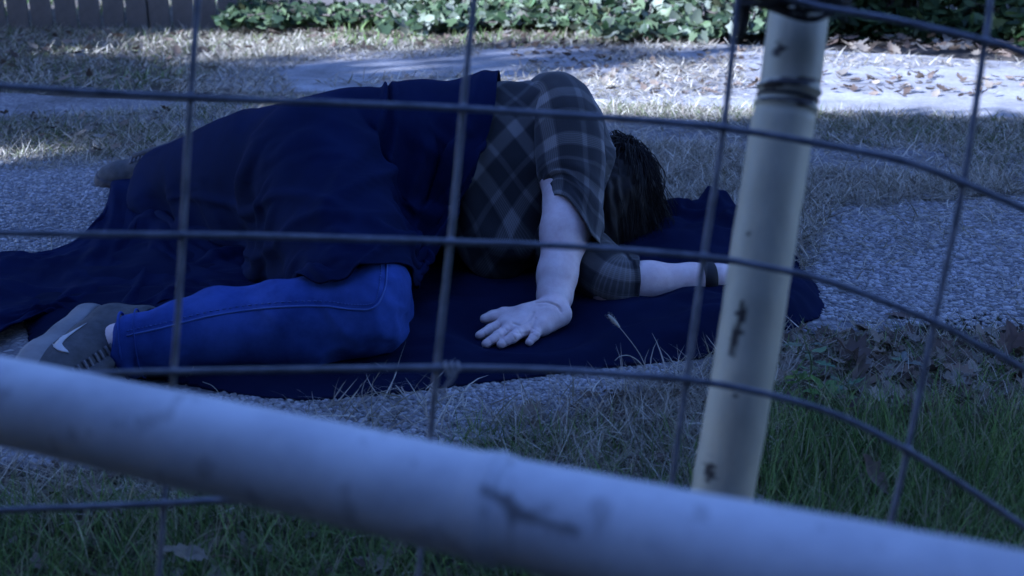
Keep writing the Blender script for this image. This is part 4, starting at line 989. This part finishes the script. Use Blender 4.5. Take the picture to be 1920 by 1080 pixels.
    for it in range(130):
        old = P.copy(); P = P + vel * .86; P[:, 2] -= .0011
        for sub in range(5):
            for (a, b, L, k), ct in zip(C, cnts):
                d = P[b] - P[a]; l = np.linalg.norm(d, axis=1) + 1e-9; m = (d * ((l - L) / l * .5 * k)[:, None])
                for c in range(3): P[:, c] += (np.bincount(a, m[:, c], n) - np.bincount(b, m[:, c], n)) / ct * 1.9
            collide(P)
        P += (tgt - P) * np.where(hem, .35, .010)[:, None]
        vel = P - old
        if it > 90: vel *= .5
    F = grid_faces(nu, nv); N = normals(P, F); s_ = np.where((N @ np.array([0, -.6, .8])).mean() > 0, 1, -1); N = N * s_
    I, J = np.meshgrid(np.linspace(0, 1, nu), np.linspace(0, 1, nv), indexing='ij'); u = I.ravel(); v = J.ravel()
    q = np.stack([u * 13 + v * 3.2, v * 1.7 + u * .6, 0 * u], -1); r = 1 - np.abs(fbm(q, 2, 41)) * 1.6
    q2 = np.stack([u * 9 - v * 5.5, v * 3 + u * 2, 0 * u + 3], -1); r2 = 1 - np.abs(fbm(q2, 2, 51)) * 1.8
    edge = ss(0, .04, v) * ss(1, .94, u) * ss(0, .05, u)
    amp = (.006 + .016 * ss(.62, .76, u) * ss(.05, .2, v) + .005 * ss(.5, .2, u)) * (.35 + .65 * edge)
    P = P + N * (amp * np.clip(r, -.2, 1) ** 2 * np.sign(r) + .011 * np.clip(r2, 0, 1) ** 2 * ss(.2, .4, v) * edge + .006 * edge * np.clip(fbm(np.stack([u * 30, v * 14, 0 * u], -1), 3, 61), 0, 1))[:, None]
    P[:, 2] = np.maximum(P[:, 2], .024)
    return P, F, nu, nv
VC, FC, nu_, nv_ = cloak()
ck = mesh('cloak', VC, FC, M['cloak'])
md = ck.modifiers.new('smooth', 'SUBSURF'); md.levels = md.render_levels = 1
md = ck.modifiers.new('thick', 'SOLIDIFY'); md.thickness = .0025; md.offset = 1
tag(ck, 'dark navy cloth draped over the hips and back of the lying person', 'cloth')

# ------------------------------------------------------------------ blanket on the ground
def blanket():
    pp = [(60, 690), (160, 706), (300, 727), (430, 751), (560, 765), (700, 756), (830, 743), (1000, 722), (1150, 704), (1290, 689), (1345, 677), (1470, 634), (1528, 612), (1546, 588), (1540, 560), (1512, 530), (1492, 497), (1462, 468), (1400, 446), (1348, 424), (1290, 424), (1240, 428), (1150, 415), (1000, 400), (500, 420), (260, 480), (60, 560)]
    g = gpoly(pp); lo = np.min(g, 0); hi = np.max(g, 0); h = .0085
    # smooth outline
    O = cat([(a, b, 0) for a, b in g] + [(g[0][0], g[0][1], 0)], 420)[:, :2]
    X, Y = np.meshgrid(np.arange(lo[0] - .02, hi[0] + .02, h), np.arange(lo[1] - .02, hi[1] + .02, h), indexing='ij'); S = X.shape
    q = np.stack([X.ravel(), Y.ravel()], -1); ins = inpoly(q, [tuple(o) for o in O])
    D = np.full(len(q), 9.); NP = np.zeros_like(q)
    for o in O:
        d = np.hypot(q[:, 0] - o[0], q[:, 1] - o[1]); m = d < D; D[m] = d[m]; NP[m] = o
    sgn = np.where(ins, D, -D); keep = sgn > -h * .72
    out = (sgn < h * .5) & keep; q2 = q.copy(); q2[out] = NP[out] 
    p3 = np.stack([q2[:, 0], q2[:, 1], 0 * q2[:, 0]], -1)
    Dd = np.where(out, 0, np.maximum(sgn, 0))
    R1 = 1 - np.abs(fbm(p3 * np.array([5, 9, 1]) + 3, 3, 21)); R2 = fbm(p3 * 16, 3, 31)
    px, py = proj(p3)
    right = ss(1050, 1450, px); crumple = ss(1180, 1300, px) * ss(500, 440, py)
    z = .014 + .010 * ss(0, .03, Dd) + .012 * R1 * ss(0, .04, Dd) + .004 * R2 * ss(0, .02, Dd)
    z += right * (.026 * ss(0, .05, Dd) + .018 * R1 * ss(0, .06, Dd) + .006 * R2) + crumple * (.034 * np.clip(1 - np.abs(fbm(p3 * 13 + 5, 3, 71)) * 2.2, 0, 1) + .02 * R1) * ss(0, .015, Dd)
    hand = np.hypot(q2[:, 0] - .02, q2[:, 1] - 1.66); z = z * (1 - .0 * hand)
    zmax = .013 + .5 * np.clip(hand - .10, 0, .2); z = np.minimum(z, np.where(right < .4, zmax, 9))
    kn = ss(600, 900, px) * ss(1000, 860, px); z += .006 * kn * np.abs(np.sin(px * .022 + py * .03)) * ss(0, .03, Dd) * ss(.05, .12, hand)
    idm = -np.ones(len(q), int); idm[keep] = np.arange(keep.sum()); V = np.c_[q2, z][keep]
    f = grid_faces(S[0], S[1]); f = f[keep[f].all(1)]; F = idm[f]
    skirt_n = len(V)
    o = mesh('blanket', V, F[:, ::-1].copy(), M['blanket'])
    md = o.modifiers.new('smooth', 'SUBSURF'); md.levels = md.render_levels = 1
    md = o.modifiers.new('thick', 'SOLIDIFY'); md.thickness = .011; md.offset = -1
    tag(o, 'dark navy blanket spread on the concrete under the person', 'blanket')
blanket()

# ------------------------------------------------------------------ wire panel, post and rail in front
def wires():
    e = empty('wire_fence_panel', U(960, 540, .68), 'grey welded wire panel crossing in front of the whole view', 'fence panel')
    off = np.array(e.location)
    dep = lambda x: .685 - .00003 * max(0, x - 1300)
    Hs = [[(-500, -130), (360, -70), (870, -50), (1385, -18), (1545, 15), (1680, 38), (1848, 77), (1930, 103), (2300, 250)],
          [(-500, 130), (0, 162), (357, 182), (640, 194), (868, 203), (1130, 220), (1357, 240), (1520, 266), (1690, 302), (1805, 343), (1925, 394), (2300, 560)],
          [(-500, 430), (0, 437), (342, 441), (640, 447), (845, 453), (1080, 462), (1320, 481), (1420, 496), (1560, 528), (1752, 603), (1835, 646), (1925, 694), (2300, 930)],
          [(-500, 720), (0, 706), (326, 697), (640, 692), (820, 690), (1000, 693), (1150, 700), (1288, 711), (1430, 736), (1570, 778), (1702, 845), (1800, 906), (1925, 990), (2300, 1250)],
          [(-500, 985), (0, 957), (150, 951), (308, 944), (440, 938), (800, 938), (1258, 960), (1450, 1000), (1660, 1095), (1900, 1240)]]
    Vs = [[(-105, -200), (-140, 160), (-170, 437), (-190, 712), (-215, 965), (-235, 1300)],
          [(385, -200), (370, 0), (357, 182), (342, 441), (326, 697), (308, 944), (290, 1200)],
          [(905, -200), (890, 0), (868, 203), (845, 453), (820, 690), (808, 820), (797, 938), (770, 1250)],
          [(1410, -200), (1385, -10), (1357, 240), (1320, 481), (1288, 711), (1260, 905), (1252, 960), (1215, 1250)],
          [(1880, -200), (1858, 0), (1848, 77), (1805, 343), (1752, 603), (1702, 845), (1668, 990), (1650, 1085), (1610, 1300)],
          [(2350, -200), (2310, 250), (2290, 560), (2270, 930), (2230, 1300)]]
    for p in Hs:
        b = MB(); P = np.array([U(x, y, dep(x)) for x, y in p]) - off; Q = cat(P, 120); Q[:, 2] += .0006 * vnoise(Q * 12, 3)
        b.tube(Q, .00215, 12); b.build('horizontal_wire', M['wire'], e)
    for p in Vs:
        b = MB(); P = np.array([U(x, y, dep(x) + .0042) for x, y in p]) - off; Q = cat(P, 110); Q[:, 0] += .0005 * vnoise(Q * 14, 5)
        b.tube(Q, .00208, 12); b.build('vertical_wire', M['wire'], e)
    for (x, y) in [(357, 182), (342, 441), (326, 697), (868, 203), (845, 453), (820, 690), (1357, 240), (1320, 481), (1288, 711), (1848, 77), (1805, 343), (1752, 603), (1702, 845), (308, 944)]:
        w = MB(); c = U(x, y, dep(x) + .002) - off; w.tube([c + [-.0035, 0, 0], c + [0, 0, .0], c + [.0035, 0, 0]], [.0015, .0036, .0015], 10); w.build('weld', M['wire'], e)
    k = MB(); c = U(845, 692, .680) - off
    th = np.linspace(0, 6.28 * 2.5, 60); k.tube(np.stack([c[0] + th * .0006 - .004, c[1] + .0042 * np.cos(th), c[2] + .0042 * np.sin(th)], -1), .0008, 6)
    k.tube(cat([c + [.004, -.003, 0], c + [.001, -.005, -.006], c + [-.008, -.004, -.014]], 10), .0006, 6); k.tube(cat([c + [.003, -.004, 0], c + [-.002, -.006, -.007], c + [-.005, -.005, -.018]], 10), .0006, 6)
    k.build('twist_tie', M['mark'], e)
wires()
def pipe(name, P, r, m, wear=None, k=48, n=400, bumps=None, cap=True):
    Q = cat(P, n); L = np.concatenate([[0], np.cumsum(np.linalg.norm(np.diff(Q, axis=0), axis=1))]); rr = np.interp(np.linspace(0, 1, n), np.linspace(0, 1, len(r)), r)
    if bumps: rr = rr + bumps(Q)
    V, F = tube(Q, rr, k, cap); V = np.array(V)
    V += (V - np.repeat(Q, k, 0)) / np.repeat(rr, k)[:, None] * (.00035 * fbm(V * 40, 3, 6))[:, None]
    return V, F, Q
def post():
    pts = [(1535, -230), (1501, 0), (1482, 150), (1458, 290), (1431, 460), (1404, 640), (1379, 785), (1352, 935), (1300, 1200)]
    P = np.array([U(x, y, .735) for x, y in pts]); d = P[-1] - P[-2]; end = P[-1] + d / -d[2] * (P[-1][2] + .1); P = np.vstack([P, end])
    def bumps(Q):
        px, py = proj(Q); b = .0011 * ss(205, 225, py) + .0020 * (np.exp(-((py - 168) / 6) ** 2) + np.exp(-((py - 200) / 7) ** 2)) - .0012 * np.exp(-((py - 184) / 5) ** 2)
        return b
    V, F, Q = pipe('post', P, [.0198, .0198], M['post'], bumps=bumps, n=700)
    px, py = proj(V); front = V[:, 1] < .735 * 2
    cx = np.interp(py, [p[1] for p in pts], [p[0] for p in pts]); u = (px - cx) / 58
    nz = fbm(V * 260, 3, 4); w = np.zeros(len(V))
    def blob(x, y, sx, sy, a): return a * np.exp(-((u - x) / sx) ** 2 - ((py - y) / sy) ** 2)
    w += blob(.2, 152, .9, 9, 1.3) + blob(-.6, 160, .4, 9, 1.2) + blob(-.5, 95, .3, 18, .8) + blob(0, 185, 1.2, 3.5, 1.5) + blob(.6, 193, .4, 6, 1.2)
    w += blob(-.45, 635, .18, 45, 1.2) + blob(-.35, 585, .15, 20, 1.0) + blob(-.55, 445, .1, 18, .7) + blob(-.5, 300, .1, 25, .6) + blob(-.5, 880, .3, 30, .75) + blob(-.15, 740, .3, 10, .6)
    w = np.clip((w + nz * .38 - .52) * 5, 0, 1)
    o = mesh('metal_post', V, F, M['post'], attrs={'wear': w}); o0 = V.mean(0)
    tag(o, 'leaning cream painted metal post with dark chipped bands, right of the person', 'post')
    # scuffed tape ring as a part
    t = MB(); ring = []
    i = int(np.argmin(np.abs(proj(Q)[1] - 184))); T, N_, B_ = frames(Q); th = np.linspace(0, 6.283, 50)
    t.tube([Q[i] + (N_[i] * math.cos(a) + B_[i] * math.sin(a)) * .0200 for a in th], .0010, 6, cap=False)
    t.build('ring', M['band'], o)
post()
def tie():
    c = U(1470, 8, .70); e = empty('wire_tie', c, 'frayed dark tie knotted round the top of the post', 'tie'); b = MB()
    for i in range(16):
        x0 = random.uniform(-.035, .0); x1 = random.uniform(.015, .05); z0 = random.uniform(-.004, .012)
        b.tube(cat([(x0, -.003, z0), ((x0 + x1) / 2, -.016 + random.gauss(0, .002), z0 + random.gauss(0, .004)), (x1, random.uniform(-.01, .01), random.uniform(-.006, .012))], 12), random.uniform(.0008, .0022), 6)
    for i in range(14):
        p = np.array([random.uniform(.0, .04), -.015, .0]); b.tube(cat([p, p + [random.gauss(0, .006), -.003, -.005], p + [random.gauss(0, .012), 0, random.uniform(-.014, .004)]], 7), .0005, 4)
    b.build('knot', M['tie'], e)
    s_ = MB(); q = np.array([-.0275, -.002, .0]); s_.tube(cat([q + [0, 0, .01], q + [.002, -.001, -.008], q + [.0, .001, -.021]], 14), .0042 * np.sin(np.linspace(.5, 3.0, 14)) ** .5, 8); s_.build('hanging_end', M['tie'], e)
tie()
def rail():
    def cp(x): return (667 + .193 * x + 835 + .237 * x) / 2 if x < 960 else (667 + .193 * x + 6 - .006 * (x - 960) + 835 + .237 * 960 + (x - 960) * .215) / 2
    xs = [-1400, -700, 0, 480, 960, 1440, 1920, 2500]; P = []
    for x in xs:
        th = (168 + .040 * x) * .975; dp = .0435 * FPX / th; P.append(U(x, cp(x), dp))
    P = np.array(P)
    def bumps(Q):
        px, py = proj(Q); return .0012 * np.exp(-((px - 925) / 28) ** 2) * (1 + .4 * np.sin(px * .3)) - .0007 * np.exp(-((px - 958) / 5) ** 2)
    V, F, Q = pipe('rail', P, [.02175, .02175], M['rail'], bumps=bumps, n=900, k=64)
    px, py = proj(V); cy = np.array([cp(x) for x in px]); v = (py - cy) / 95
    nz = fbm(V * 180, 4, 4)
    w = 1.1 * np.exp(-((px - 940) / 38) ** 2 - ((v + .20 - (px - 940) * .0022) / .13) ** 2) + .8 * np.exp(-((px - 1010 ) / 60) ** 2 - ((v - .06 - (px - 1010) * .0012) / .10) ** 2) + .30 * np.exp(-((px - 908) / 9) ** 2 - ((v - .3) / .5) ** 2) + .3 * np.exp(-((px - 958) / 6) ** 2)
    w = w * 1.25 + .35 * np.exp(-((px - 1040) / 140) ** 2 - ((v - .12) / .22) ** 2); w = np.clip((w + nz * .30 - .30) * 1.5, 0, .85)
    w = np.maximum(w, np.clip((fbm(V * 90, 4, 14) - .62) * 4, 0, .28))
    o = mesh('pipe_rail', V, F, M['rail'], attrs={'wear': w}); tag(o, 'thick white pipe rail slanting across the bottom of the view', 'rail')
rail()
